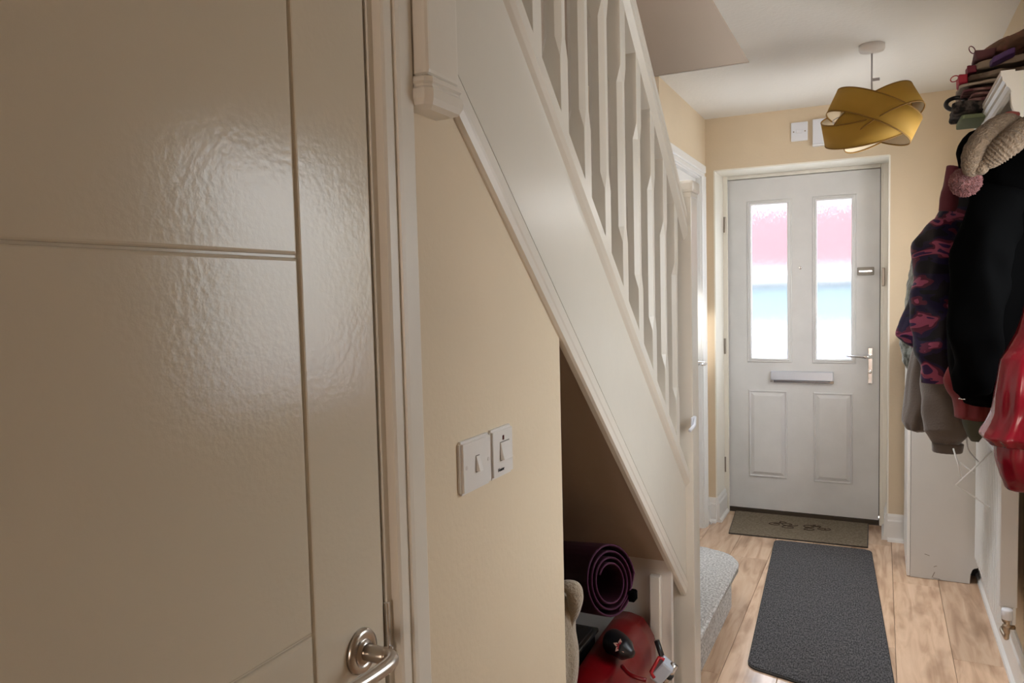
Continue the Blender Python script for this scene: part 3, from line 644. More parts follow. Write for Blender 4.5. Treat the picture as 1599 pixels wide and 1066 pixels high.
vt = W(1577, 729, Y=RY0)
vc = (vt.x - .002, RY0 - .003, vt.z)
obj('vent_rim', lathe(bmesh.new(), [(.011, 0), (.011, .004), (.0075, .005), (.0075, .002), (.0005, .002)], vc, (0, -1, 0), 24), mat('dark_rim', (.05, .04, .035), .5), rad, True)
obj('vent_plug', lathe(bmesh.new(), [(.007, 0), (.007, .006), (.003, .007), (.0005, .007)], vc, (0, -1, 0), 18), NICKEL, rad, True)
vv = W(1573, 962, Y=RY0 - .03); vx, vy = vv.x, RY0 - .03
valve = obj('valve', lathe(bmesh.new(), [(.001, .001), (.0095, .0), (.011, -.012), (.009, -.014), (.009, -.028), (.013, -.029), (.013, -.036), (.009, -.037), (.009, -.052), (.0085, -.056), (.001, -.060)], (vx, vy, vv.z + .0), (0, 0, 1), 20), mat('valve_nickel', (.45, .36, .27), .3, 1), rad, True)
obj('tail_pipe', tube(bmesh.new(), curve_pts([(vx, vy, vv.z - .05), (vx, vy + .004, vv.z - .072), (vx, vy + .03, vv.z - .08), (vx, vy + .10, vv.z - .08), (.41, vy + .12, vv.z - .08)], 5), .0075, 10), MATS['valve_nickel'], rad, True)
obj('valve_cap', lathe(bmesh.new(), [(.001, .026), (.0145, .025), (.0165, .020), (.0165, -.008), (.001, -.009)], (vx, vy, vv.z), (0, 0, 1), 22), PLASTW, valve, True)
obj('valve_union', lathe(bmesh.new(), [(.008, 0), (.008, .016), (.012, .017), (.012, .030), (.001, .030)], (vx, vy, vv.z - .020), (0, 1, 0), 16), MATS['valve_nickel'], valve, True)

# ------------------------------------------------------------------ low white cabinet beyond the radiator
CX0, CX1, CY0, CY1 = .131, .422, 4.05, 4.565
cab = thing('hall_cabinet', (CX0, CY0, 0), 'plain white cupboard standing beyond the radiator in the corner', 'cabinet')
CABM = mat('white_cabinet_board', (.58, .57, .55), .45, noise_amt=.04, noise_scale=5)
cb = bmesh.new(); pts = [(CX0, 0.002), (CX1 - .045, 0.002)] + [(CX1 - .045 + .022 * (1 - math.cos(a)), .002 + .075 * math.sin(a) ** .7) for a in (.5, 1.0, 1.4, 1.57)] + [(CX1, .085), (CX1, 1.15), (CX0, 1.15)]
prism(cb, pts, 1, CY0, CY0 + .018); obj('side_panel', cb, CABM, cab)
obj('front_panel', B((CX0 - .016, CY0 + .004, .004), (CX0 - .001, CY1, 1.145), .0015), SKIRT, cab)
obj('top_panel', B((CX0 - .018, CY0 - .006, 1.15), (CX1, CY1, 1.172), .002), SKIRT, cab)
obj('carcass', B((CX0, CY0 + .12, .002), (CX1, CY1 - .002, 1.148)), DARK, cab)
sm = bmesh.new()
for (px, py, a, l) in ((1448, 866, -.3, .022), (1461, 884, .4, .014), (1458, 897, 1.2, .03), (1463, 903, -.1, .03)):
    q = W(px, py, Y=CY0); u = Vector((math.cos(a), 0, math.sin(a))); obj('scuff_mark', tube(bmesh.new(), [q - u * l / 2 + Vector((0, -.0004, 0)), q + Vector((0, -.0006, .001)), q + u * l / 2 + Vector((0, -.0004, 0))], .0012, 5), mat('scuff', (.18, .14, .11), .9), cab)

# ------------------------------------------------------------------ coat shelf
SXF, SY0, SY1 = .262, 2.26, 2.90
za_ = W(1560, 122, Y=SY0).z; zf_ = W(1514, 196, Y=SY1).z
SZ = (za_ + zf_) / 2 + .01
shf = thing('coat_shelf', (.44, SY0, SZ), 'white moulded coat shelf with curved bracket end on the right wall', 'shelf')
sh = bmesh.new()
prism(sh, [(SXF + .012, SZ), (.44, SZ), (.44, SZ - .020), (SXF + .03, SZ - .020)], 1, SY0, SY1); obj('shelf_board', sh, GLOSS, shf)
cm = bmesh.new(); prism(cm, [(SXF, SZ + .004), (SXF + .03, SZ + .004), (SXF + .03, SZ - .05), (SXF + .022, SZ - .048), (SXF + .019, SZ - .040), (SXF + .012, SZ - .034), (SXF + .010, SZ - .026), (SXF + .004, SZ - .020), (SXF + .003, SZ - .010), (SXF, SZ - .008)], 1, SY0 - .004, SY1 + .004); obj('front_moulding', cm, GLOSS, shf)
for yy in (SY0, SY1 - .02):
    pts = [(.44, SZ - .02), (SXF + .022, SZ - .02), (SXF + .022, SZ - .06)]
    for k in range(7):
        a = k / 6 * math.pi / 2; pts.append((SXF + .022 + .075 * (1 - math.cos(a)), SZ - .06 - .085 * math.sin(a)))
    pts += [(.44 - .02, SZ - .19), (.44, SZ - .19)]
    obj('end_bracket', P(pts, 1, yy, yy + .02), GLOSS, shf)
obj('back_board', B((.424, 2.05, SZ - .21), (.44, 3.30, SZ - .02), .003), GLOSS, shf)
for yy in (2.14, 2.33, 2.45, 2.6, 2.75, 2.88, 3.05, 3.2):
    obj('hook', tube(bmesh.new(), curve_pts([(.424, yy, SZ - .10), (.395, yy, SZ - .115), (.370, yy, SZ - .125), (.362, yy, SZ - .10)], 5), .005, 8), CHROME, shf, True)

# ------------------------------------------------------------------ garments
def rows_mesh(rows, nseg=40, nsub=5, folds=7, amp=.10, seed=0.0, rnd=.01, pw=1.0):
    """rows: (z, x0, x1, yc, ry). A hanging cloth body lofted through horizontal sections."""
    P_ = [Vector((r[1], r[2], r[3])) for r in rows]; out = []
    rr = []
    n = len(rows)
    for i in range(n - 1):
        for k in range(nsub):
            t = k / nsub; q = []
            for c in range(5):
                a = rows[max(i - 1, 0)][c]; b = rows[i][c]; d = rows[i + 1][c]; e = rows[min(i + 2, n - 1)][c]
                lin = b + (d - b) * t
                cub = .5 * (2 * b + (d - a) * t + (2 * a - 5 * b + 4 * d - e) * t * t + (3 * b - a - 3 * d + e) * t ** 3)
                q.append(lin if c == 0 else cub * .7 + lin * .3)
            rr.append(q)
    rr.append(list(rows[-1]))
    bm = bmesh.new(); rings = []; m = len(rr)
    for j, (z, x0, x1, yc, ry) in enumerate(rr):
        cx, rx = (x0 + x1) / 2, abs(x1 - x0) / 2; ring = []
        g = j / (m - 1)
        for k in range(nseg):
            a = 2 * math.pi * k / nseg; ca, sa = math.cos(a), math.sin(a)
            f = 1 + amp * (.25 + .75 * g) * (math.sin(folds * a + seed + 1.5 * math.sin(3 * g + seed)) * .6 + .4 * math.sin((folds * 2 - 3) * a + 2 * seed + 4 * g)) * (abs(sa) ** .3)
            p = Vector((cx + rx * math.copysign(abs(ca) ** .8, ca) * (1 + (f - 1) * .35), yc + ry * math.copysign(abs(sa) ** .8, sa) * f, z))
            nv = noise.noise_vector(p * 9 + Vector((seed, 0, 0))) * rnd
            ring.append(bm.verts.new(p + nv))
        rings.append(ring)
    for a, b in zip(rings, rings[1:]):
        for i in range(nseg): bm.faces.new((a[i], a[(i + 1) % nseg], b[(i + 1) % nseg], b[i]))
    for ring in (rings[0], rings[-1]):
        c = bm.verts.new(sum((v.co for v in ring), Vector()) / nseg)
        for i in range(nseg): bm.faces.new((ring[i], ring[(i + 1) % nseg], c))
    return bm
def R(rows, Y, ry, xr=None, dy=0.0):
    """pixel rows (py, pxL, pxR or None) on the plane y=Y -> section rows"""
    out = []
    for i, r in enumerate(rows):
        a = W(r[1], r[0], Y=Y); x1 = xr if r[2] is None else W(r[2], r[0], Y=Y).x
        ryy = ry[i] if isinstance(ry, (list, tuple)) else ry
        out.append((a.z, a.x, x1, Y + dy, ryy))
    return out
def limb(bm, path, rad, seg=22, wr=.08, k=5, seed=0.0):
    pts = curve_pts(path, 8); n = len(pts); rr = []
    for i in range(n):
        f = i / (n - 1) * (len(rad) - 1); j = min(int(f), len(rad) - 2); rr.append(rad[j] + (rad[j + 1] - rad[j]) * (f - j))
    tube(bm, pts, 1, seg, rr)
    for v in bm.verts:
        v.co += noise.noise_vector(v.co * 14 + Vector((seed, seed, 0))) * wr * .12
    return bm

CAMO = ramp_mat('camouflage_print', [(0, (.003, .002, .006)), (.44, (.008, .004, .030)), (.515, (.085, .010, .030)), (.56, (.28, .055, .11)), (.625, (.03, .008, .06)), (.67, (.003, .002, .006))], 8, .55, detail=2, dist=.45, bump=.3, bump_scale=20, stretch=(1, 1, 2.3), const=True, spec=.3)
TAUPE = mat('taupe_jersey', (.10, .075, .06), .85, bump=.2, bump_scale=150, sheen=.3)
FURG = ramp_mat('grey_green_fur', [(.3, (.04, .05, .04)), (.7, (.40, .43, .40))], 30, .95, detail=5, bump=1, bump_scale=70, stretch=(2.5, 2.5, .5), sheen=.5)
REDS = mat('shiny_red_coating', (.17, .0015, .009), .24, spec=.5, coat=.15, bump=.35, bump_scale=9)
REDD = mat('dark_red_fabric', (.14, .003, .006), .6, bump=.2, bump_scale=20)
OLIVE = mat('olive_fabric', (.055, .055, .035), .8)
KNIT = mat('beige_knit', (.22, .15, .095), .95, bump=1.0, bump_scale=190, sheen=.05, noise_amt=.35, noise_scale=90)
POM = mat('dusty_pink_fur', (.22, .085, .08), .95, sheen=.3, col2=(.13, .04, .04), noise_scale=30)
MAR = mat('maroon_fabric', (.13, .02, .035), .7)

g = thing('faux_fur_coat', (.40, 3.12, SZ - .12), 'pale grey-green shaggy fur coat showing behind the patterned coat', 'coat')
bm = rows_mesh(R([(300, 1480, None), (345, 1462, None), (385, 1431, None), (434, 1419, None), (470, 1416, None), (535, 1406, None), (562, 1409, None), (582, 1420, None)], 3.31, [.03, .06, .07, .07, .07, .07, .07, .06], .41), 60, 8, 11, .10, 3.3, .012)
for v in bm.verts:
    v.co += noise.noise_vector(v.co * Vector((60, 60, 16)).x * .6) * .006
obj('body', bm, FURG, g, True)

g = thing('hooded_sweatshirt', (.38, 2.98, SZ - .12), 'taupe brown sweatshirt hanging below the patterned coat with gathered cuff', 'sweatshirt')
obj('body', rows_mesh(R([(330, 1500, None), (420, 1450, None), (500, 1432, None), (543, 1426, 1490), (582, 1418, 1486), (624, 1411, 1478), (655, 1409, 1462), (668, 1416, 1452), (672, 1426, 1444)], 3.15, [.05, .07, .075, .075, .075, .075, .07, .06, .04], .41), 56, 7, 6, .16, 1.0, .006), TAUPE, g, True)
sl = bmesh.new(); limb(sl, [W(1478, 520, Y=3.06), W(1470, 580, Y=3.06), W(1474, 630, Y=3.06), W(1482, 668, Y=3.06), W(1481, 694, Y=3.06)], [.04, .060, .068, .072, .044], 26, .12, seed=2)
obj('sleeve', sl, TAUPE, g, True)
cf = bmesh.new(); a_ = W(1480.5, 692, Y=3.06); b_ = W(1479.5, 706, Y=3.06); nn = 34
rg = []
for t_, r_ in ((0, .048), (.15, .0475), (.85, .0455), (1, .043), (1, .034)):
    c_ = a_.lerp(b_, t_); rg.append([cf.verts.new(c_ + Vector((math.cos(2 * math.pi * i / nn) * r_ * (1 + .05 * (i % 2)), math.sin(2 * math.pi * i / nn) * r_ * .8 * (1 + .05 * (i % 2)), 0))) for i in range(nn)])
for p_, q_ in zip(rg, rg[1:]):
    for i in range(nn): cf.faces.new((p_[i], p_[(i + 1) % nn], q_[(i + 1) % nn], q_[i]))
cf.faces.new(rg[0]); cf.faces.new(rg[-1]); obj('cuff', cf, TAUPE, g, True)

g = thing('patterned_coat', (.38, 2.80, SZ - .12), 'purple and dark pink camouflage print padded coat on the hooks', 'coat')
obj('body', rows_mesh(R([(268, 1497, None), (278, 1490, None), (296, 1484, None), (327, 1468, None), (361, 1446, None), (385, 1431, None), (432, 1429, None), (472, 1417, None), (505, 1405, None), (521, 1400, None), (536, 1414, None), (549, 1436, None)], 2.93, [.03, .05, .06, .07, .08, .085, .085, .085, .085, .08, .07, .05], .41), 60, 6, 8, .10, .4, .012), CAMO, g, True)
sl = bmesh.new(); limb(sl, [W(1474, 345, Y=2.80), W(1462, 400, Y=2.79), W(1458, 470, Y=2.78), W(1462, 540, Y=2.78), W(1462, 586, Y=2.80)], [.050, .062, .064, .060, .058, .046], 28, .18, seed=5)
obj('sleeve', sl, CAMO, g, True)
cf = bmesh.new(); tube(cf, [W(1462, 584, Y=2.80), W(1462, 597, Y=2.80)], .043, 26); obj('cuff', cf, CAMO, g, True)
hd = bmesh.new(); limb(hd, [W(1490, 262, Y=2.68), W(1484, 300, Y=2.66), W(1476, 332, Y=2.66)], [.020, .028, .022], 14, .1); obj('hood_edge', hd, MAR, g, True)

g = thing('black_hood', (.30, 2.72, W(1515, 235, Y=2.72).z), 'small rounded black hood hanging on the far hook below the shelf', 'hood')
obj('crown', rows_mesh(R([(205, 1521, 1531), (209, 1512, 1534), (216, 1504, 1534), (226, 1497, 1534), (238, 1493, 1536), (250, 1495, 1538), (262, 1497, 1545), (290, 1500, 1550)], 2.62, [.015, .035, .045, .05, .055, .055, .05, .05]), 36, 5, 5, .05, 0, .004), BLACKC, g, True)

g = thing('dark_red_jacket', (.38, 2.62, SZ - .12), 'dark red jacket hem showing under the long black coat', 'jacket')
obj('body', rows_mesh(R([(430, 1520, None), (520, 1497, None), (565, 1484, 1560), (590, 1475, 1556), (606, 1480, 1552), (623, 1489, 1546), (651, 1492, 1542)], 2.645, [.03, .05, .055, .055, .055, .055, .05], .40), 48, 6, 7, .14, 4.0, .012), REDD, g, True)
g = thing('olive_bag', (.33, 2.80, W(1515, 670, Y=2.82).z), 'small olive fabric bag just visible under the dark red jacket', 'bag')
obj('body', rows_mesh(R([(600, 1505, 1545), (640, 1500, 1542), (662, 1504, 1540), (680, 1511, 1534), (688, 1516, 1528)], 2.76, [.03, .04, .04, .03, .02]), 30, 5, 5, .1, 1.2, .006), OLIVE, g, True)

g = thing('black_coat', (.38, 2.44, SZ - .12), 'long black coat filling the hooks nearest the viewer', 'coat')
obj('body', rows_mesh(R([(203, 1575, None), (220, 1548, None), (250, 1532, None), (290, 1519, None), (335, 1517, None), (375, 1497, None), (440, 1489, None), (500, 1480, None), (560, 1482, None), (600, 1488, None), (618, 1497, None), (628, 1505, None)], 2.46, [.04, .08, .10, .12, .12, .12, .12, .12, .12, .12, .11, .09], .405), 60, 6, 7, .07, 2.1, .010), BLACKC, g, True)
sl = bmesh.new(); limb(sl, [W(1560, 300, Y=2.34), W(1535, 400, Y=2.30), W(1524, 500, Y=2.30), W(1523, 575, Y=2.32), W(1522, 608, Y=2.34)], [.06, .066, .064, .058, .05], 26, .15, seed=9); obj('sleeve', sl, BLACKC, g, True)
obj('zip_pull', tube(bmesh.new(), [W(1497, 622, Y=2.36), W(1508, 623, Y=2.36)], .0022, 6), CHROME, g, True)

g = thing('red_raincoat', (.40, 2.30, SZ - .12), 'shiny bright red raincoat hem in front of the radiator', 'coat')
obj('body', rows_mesh(R([(470, 1600, None), (520, 1588, None), (548, 1574, None), (562, 1565, None), (584, 1560, None), (613, 1553, None), (645, 1549, None), (664, 1541, None), (679, 1532, None), (692, 1543, None)], 2.14, [.03, .05, .055, .06, .065, .07, .07, .075, .08, .07], .42), 72, 7, 9, .09, 3.0, .012), REDS, g, True)
obj('lower_band', rows_mesh([(r[0] - 0.0 - .02 * i_, *r[1:]) for i_, r in enumerate(R([(684, 1555, None), (700, 1554, None), (716, 1562, None), (722, 1570, None)], 2.14, [.065, .07, .068, .055], .42))], 60, 5, 9, .06, 1.0, .004), REDS, g, True)

# knitted hat on the nearest hook
YH = 2.18
g = thing('knitted_hat', tuple(W(1570, 190, Y=YH)), 'beige cable-knit bobble hat with dusty pink pompom, hanging below the shelf', 'hat')
def ribbed(path, rad, m, name, ribs, amt, tw=0.0, seg=28):
    pts = curve_pts(path, 30); n = len(pts); bm = bmesh.new(); rr = []
    for i in range(n):
        f = i / (n - 1) * (len(rad) - 1); j = min(int(f), len(rad) - 2); rr.append((rad[j] + (rad[j + 1] - rad[j]) * (f - j)) * (1 + amt * math.sin(i / n * ribs * 2 * math.pi)))
    tube(bm, pts, 1, seg, rr)
    return obj(name, bm, m, g, True)
ribbed([W(1592, 190, Y=YH + .03), W(1568, 191, Y=YH), W(1540, 212, Y=YH - .02), W(1521, 238, Y=YH - .03), W(1516, 262, Y=YH - .02), W(1521, 271, Y=YH)], [.012, .022, .027, .025, .019, .010], KNIT, 'crown', 11, .03)
ribbed([W(1608, 190, Y=YH + .03), W(1597, 203, Y=YH), W(1578, 222, Y=YH - .03), W(1557, 239, Y=YH - .03), W(1544, 250, Y=YH - .02), W(1540, 254, Y=YH)], [.016, .028, .030, .028, .022, .010], KNIT, 'ribbed_brim', 22, .055)
ribbed([W(1536, 244, Y=YH + .01), W(1533, 258, Y=YH - .02), W(1530, 270, Y=YH - .01)], [.018, .021, .012], KNIT, 'crown_fold', 3, .04)
obj('lining', tube(bmesh.new(), curve_pts([W(1560, 188, Y=YH + .02), W(1575, 179, Y=YH + .03), W(1590, 180, Y=YH + .04)], 6), .008, 10), mat('dull_red_lining', (.22, .05, .04), .9), g, True)
pm = bmesh.new(); bmesh.ops.create_icosphere(pm, subdivisions=6, radius=1.0); pc = W(1508, 284, Y=YH + .02)
for v in pm.verts:
    d = v.co.normalized(); v.co = pc + d * (.0335 + .003 * noise.noise(d * 5) + .0045 * random.random() ** 3)
obj('pompom', pm, POM, g)

# ------------------------------------------------------------------ things piled on the shelf
def pile_item(px0, py0, px1, py1, Y0, Y1, wob=.006, seed=0, rnd=.5, sag=0.0):
    Y = (Y0 + Y1) / 2; a = W(px0, py1, Y=Y); b = W(px1, py0, Y=Y)
    bm = bmesh.new(); x0_, x1_, z0_, z1_ = a.x, b.x, a.z, b.z
    bmesh.ops.create_cube(bm, size=2.0); bmesh.ops.subdivide_edges(bm, edges=bm.edges[:], cuts=11, use_grid_fill=True)
    cx, cy, cz = (x0_ + x1_) / 2, Y, (z0_ + z1_) / 2
    for v in bm.verts:
        u = v.co.copy(); e = 9.0
        L_ = (abs(u.x) ** e + abs(u.y) ** e + abs(u.z) ** e) ** (1 / e); u = u / L_ * max(abs(u.x), abs(u.y), abs(u.z)) if L_ > 0 else u
        p = Vector((cx + u.x * (x1_ - x0_) / 2, cy + u.y * (Y1 - Y0) / 2, cz + u.z * (z1_ - z0_) / 2))
        v.co = p + noise.noise_vector(p * 22 + Vector((seed, seed * 2, 0))) * wob + Vector((0, 0, sag * u.x))
    return bm
GREEN = mat('sage_green_cloth', (.20, .24, .13), .85)
LACE = ramp_mat('black_lace', [(.42, (.006, .005, .005)), (.6, (.09, .07, .06))], 55, .8, detail=2, bump=.8, bump_scale=60)
PINKF = ramp_mat('dusty_pink_print', [(.4, (.12, .035, .045)), (.6, (.33, .19, .17))], 26, .85)
CREAMP = ramp_mat('cream_floral_print', [(.36, (.14, .08, .06)), (.46, (.42, .34, .27))], 24, .85)
BRNC = mat('grey_brown_cloth', (.30, .23, .17), .85, noise_amt=.25, noise_scale=14)
BRNF = ramp_mat('brown_floral_cloth', [(.4, (.16, .09, .06)), (.55, (.28, .12, .09)), (.7, (.15, .10, .06))], 18, .85)
PURP = mat('purple_cloth', (.07, .025, .13), .6)
REDC = mat('crimson_cloth', (.36, .008, .03), .6)
def pile(name, label, cat, m, args, **k):
    px0, py0, px1, py1, Y0, Y1 = args
    c = W((px0 + px1) / 2, py1, Y=(Y0 + Y1) / 2)
    t = thing(name, tuple(c), label, cat); obj('body', pile_item(*args, **k), m, t, True); return t
pile('green_cloth', 'sage green folded cloth at the bottom of the pile on the shelf', 'cloth', GREEN, (1496, 183, 1546, 196, 2.66, 2.84), seed=1, wob=.003)
pile('lace_cloth', 'black lacy cloth on the sage green cloth, far end of the shelf', 'cloth', LACE, (1486, 163, 1545, 187, 2.64, 2.84), seed=2, wob=.009)
t = thing('black_headband', tuple(W(1495, 161, Y=2.74)), 'black padded headband looped out at the left of the shelf pile', 'headband')
ac = W(1494, 162, Y=2.72); obj('band', tube(bmesh.new(), [ac + Vector((.028 * math.cos(a), .02 * math.sin(a), .022 * math.sin(a))) for a in [i * math.pi / 14 for i in range(29)]], .0065, 10), BLACKP, t, True)
t = pile('pink_folded_cloth', 'dusty pink printed folded cloths in the middle of the shelf pile', 'cloth', PINKF, (1499, 144, 1560, 156, 2.64, 2.86), seed=3, wob=.004)
obj('fold', pile_item(1510, 153, 1562, 163, 2.63, 2.86, .004, 4), PINKF, t, True); obj('fold', pile_item(1508, 160, 1560, 172, 2.65, 2.86, .004, 5), PINKF, t, True)
pile('cream_print_cloth', 'cream cloth with small dark floral print in the shelf pile', 'cloth', CREAMP, (1496, 131, 1590, 147, 2.63, 2.87), seed=6, wob=.007, sag=.003)
pile('grey_patterned_cloth', 'grey and brown patterned folded cloth above the cream one', 'cloth', ramp_mat('grey_patterned', [(.38, (.10, .065, .045)), (.5, (.26, .20, .15))], 20, .85), (1508, 111, 1640, 137, 2.62, 2.87), seed=7, wob=.007, sag=.006)
t = pile('red_pouch', 'small crimson pouch with thin wrist loop on the left of the pile', 'pouch', REDC, (1495, 119, 1511, 136, 2.64, 2.72), seed=8, wob=.004)
def loop(cpx, cpy, Y, rx, rz, rot, m, par, r=.0016):
    c = W(cpx, cpy, Y=Y); pts = []
    for i in range(17):
        a = i * 2 * math.pi / 16; x, z = rx * math.cos(a), rz * math.sin(a); pts.append(c + Vector((x * math.cos(rot) - z * math.sin(rot), 0, x * math.sin(rot) + z * math.cos(rot))))
    obj('loop', tube(bmesh.new(), pts, r, 6), m, par, True)
loop(1491, 123, 2.68, .011, .008, .5, REDC, t)
pile('brown_folded_cloth', 'thick grey-brown folded cloth under the floral bag', 'cloth', BRNC, (1517, 91, 1650, 119, 2.62, 2.87), seed=9, wob=.009, sag=.008)
pile('purple_pouch', 'purple pouch squeezed under the brown floral bag', 'pouch', PURP, (1547, 82, 1584, 97, 2.55, 2.62), seed=10, wob=.006, sag=.010)
t = thing('floral_bag', tuple(W(1560, 97, Y=2.75)), 'brown floral fabric bag with thin loop on top of the shelf pile', 'bag')
obj('body', pile_item(1528, 50, 1680, 89, 2.64, 2.86, .026, 11, sag=.03), BRNF, t, True); obj('pocket', pile_item(1521, 79, 1552, 97, 2.62, 2.72, .008, 12), mat('dull_plum_cloth', (.12, .04, .045), .8), t, True)
loop(1518.5, 78, 2.66, .0065, .012, .5, mat('dark_red_cord', (.12, .01, .02), .6), t, .0014)
t = thing('small_red_purse', tuple(W(1513, 114, Y=2.7)), 'small dark red purse peeping from the pile above the crimson pouch', 'purse'); obj('body', pile_item(1508, 105, 1524, 119, 2.64, 2.72, .006, 13), mat('dark_plum_red', (.16, .012, .03), .7), t, True)

# ------------------------------------------------------------------ wire airer over the radiator
t = thing('radiator_airer', tuple(W(1524, 667, Y=3.2)), 'white wire airer hooked over the top of the radiator', 'airer')
def wire(pts, r=.0028): obj('wire', tube(bmesh.new(), pts, r, 8), WHITEM, t, True)
YA = 2.97
wire([W(1549, 704, Y=YA), W(1520, 732, Y=YA), W(1492.5, 757, Y=YA - .01), W(1520, 774, Y=YA), W(1546, 792, Y=YA + .03)])
wire(curve_pts([W(1524, 667, Y=3.25), W(1516, 675, Y=3.2), W(1507, 684, Y=3.15)], 5)); wire(curve_pts([W(1510, 682, Y=3.15), W(1512, 700, Y=3.13), W(1520, 712, Y=3.1), W(1530, 722, Y=3.05)], 6))
wire([W(1489, 700, Y=2.97), W(1497, 725, Y=2.97), W(1502, 746, Y=2.97)]); wire([W(1500, 722, Y=3.2), W(1514, 733, Y=3.15), W(1521, 738, Y=3.1)], .002)

# ------------------------------------------------------------------ understairs things
MATC = mat('magenta_foam', (.032, .0012, .010), .6, bump=.0); MATE = mat('magenta_foam_edge', (.07, .005, .04), .7)
mc_ = W(954, 908, Y=1.98); Rm = .090; axd = Vector((-.86, .45, -.20)).normalized(); uu = axd.cross(Vector((0, 0, 1))).normalized(); vv_ = uu.cross(axd).normalized()
mt = thing('yoga_mat', tuple(mc_), 'loosely rolled magenta exercise mat lying on the black crate under the stairs', 'mat')
def spiral(t0, t1, n, th):
    inn, out = [], []
    for i in range(n + 1):
        a = t0 + (t1 - t0) * i / n; r = .040 + (Rm - .040) * ((a - t0) / (t1 - t0)) ** 1.1
        inn.append((r * math.cos(a), r * math.sin(a) * 1.12)); out.append(((r + th) * math.cos(a), (r + th) * math.sin(a) * 1.12))
    # loose tail
    e = inn[-1]; e2 = out[-1]
    for k, (dx, dz) in enumerate(((.018, -.035), (.045, -.062), (.078, -.085))):
        inn.append((e[0] + dx, e[1] + dz)); out.append((e2[0] + dx, e2[1] + dz + .003))
    return inn, out
inn, out = spiral(.6, .6 + 2 * math.pi * 3.4, 110, .0052)
bm = bmesh.new(); rA = []
for d in (0, .0015, .45):
    rA.append(([bm.verts.new(mc_ + axd * d + uu * (-p[0]) + vv_ * p[1]) for p in inn], [bm.verts.new(mc_ + axd * d + uu * (-p[0]) + vv_ * p[1]) for p in out]))
nf = len(inn)
for a, b in zip(rA, rA[1:]):
    for i in range(nf - 1):
        bm.faces.new((a[0][i], a[0][i + 1], b[0][i + 1], b[0][i])); bm.faces.new((a[1][i], a[1][i + 1], b[1][i + 1], b[1][i]))
for (I, O) in (rA[0], rA[-1]):
    for i in range(nf - 1): bm.faces.new((I[i], I[i + 1], O[i + 1], O[i]))
obj('roll', bm, MATC, mt)
ed = bmesh.new(); tube(ed, [mc_ - axd * .001 + uu * (-(p[0] + q[0]) / 2) + vv_ * ((p[1] + q[1]) / 2) for p, q in zip(inn, out)], .0019, 6); obj('edge', ed, MATE, mt, True)
q = W(988, 931, Y=2.03); obj('strap', B((q.x - .012, q.y - .01, q.z - .014), (q.x + .010, q.y + .02, q.z + .016), .004), BLACKC, mt)

cr = thing('black_crate', (-1.0, 1.85, 0), 'black plastic storage crate under the stairs below the rolled mat', 'crate')
def crate():
    bm = bmesh.new(); box(bm, (-1.25, 1.58, .001), (-.785, 2.16, .37), .008)
    return bm
obj('body', crate(), BLACKP, cr)
for z in (.36, .29, .21): obj('rim', B((-1.26, 1.57, z - .006), (-.778, 2.17, z + .008), .003), mat('worn_black_plastic', (.02, .018, .017), .25), cr)
tw = thing('towel', tuple(W(890, 905, Y=1.60)), 'beige towel bundled at the edge of the understairs opening', 'towel')
TOW = mat('beige_towelling', (.36, .29, .21), .95, bump=.5, bump_scale=180, sheen=.4)
obj('drape', rows_mesh(R([(925, 862, 893), (945, 860, 897), (965, 860, 896), (985, 858, 896), (1010, 856, 899), (1040, 855, 898), (1070, 853, 896), (1120, 850, 892), (1200, 848, 884)], 1.60, [.02, .035, .04, .04, .042, .042, .04, .04, .03]), 44, 6, 5, .22, .5, .006), TOW, tw, True)
bm = bmesh.new(); limb(bm, [W(866, 914, Y=1.60), W(884, 910, Y=1.58), W(897, 918, Y=1.58), W(899, 935, Y=1.58), W(893, 958, Y=1.59), W(886, 985, Y=1.59)], [.013, .015, .017, .016, .013, .008], 18, .10); obj('fold', bm, TOW, tw, True)

ca = thing('toy_car', (-.70, 2.05, 0), 'glossy red toy car with pale lamp and chrome bar under the stairs', 'toy car')
CARR = mat('glossy_red_plastic', (.17, .0015, .004), .30, coat=.1)
def WP3(px, py, Y): return W(px, py, Y=Y)
hv = [(-1.05, 1.95), (-.64, 1.92), (-.625, 2.30), (-1.05, 2.30)]
hz_ = W(1000, 1010, Y=2.15).z
bm = bmesh.new()
secs = []
for i in range(9):
    f = i / 8; yy = 1.72 + .59 * f
    zt = hz_ + .02 - .05 * (1 - f) ** 2; xr_ = -.625 - .03 * abs(f - .5)
    prof_ = [(-.765, .06), (-.765, zt), (-.755, zt + .012), (-.72, zt + .014), (-.68, zt + .004), (xr_ - .02, zt - .02), (xr_, zt - .055), (xr_ + .005, .16), (xr_ - .02, .06)]
    secs.append([bm.verts.new((x, yy, z)) for x, z in prof_])
for a, b in zip(secs, secs[1:]):
    for i in range(len(a)): bm.faces.new((a[i], a[(i + 1) % len(a)], b[(i + 1) % len(a)], b[i]))
bm.faces.new(secs[0]); bm.faces.new(secs[-1]); bmesh.ops.bevel(bm, geom=bm.edges[:], offset=.003, segments=1, affect='EDGES') if False else None
bmesh.ops.recalc_face_normals(bm, faces=bm.faces[:]); bmesh.ops.bevel(bm, geom=bm.edges[:], offset=.004, segments=2, affect='EDGES', clamp_overlap=True)
obj('bodywork', bm, CARR, ca, True)
obj('bonnet_ridge', tube(bmesh.new(), curve_pts([W(972, 1040, Y=1.95), W(985, 1053, Y=1.92), W(1010, 1062, Y=1.92)], 5), .006, 8), CARR, ca, True)
lp = W(1034, 1046, Y=2.02)
bm = B((-.05, -.025, -.034), (.05, .025, .034), .010, 2); bmesh.ops.transform(bm, matrix=Matrix.Translation(lp) @ Euler((0, -.9, .2)).to_matrix().to_4x4() @ Matrix.Diagonal((.62, 1, .55, 1)), verts=bm.verts[:])
obj('headlamp', bm, mat('pale_lens', (.50, .54, .62), .25), ca)
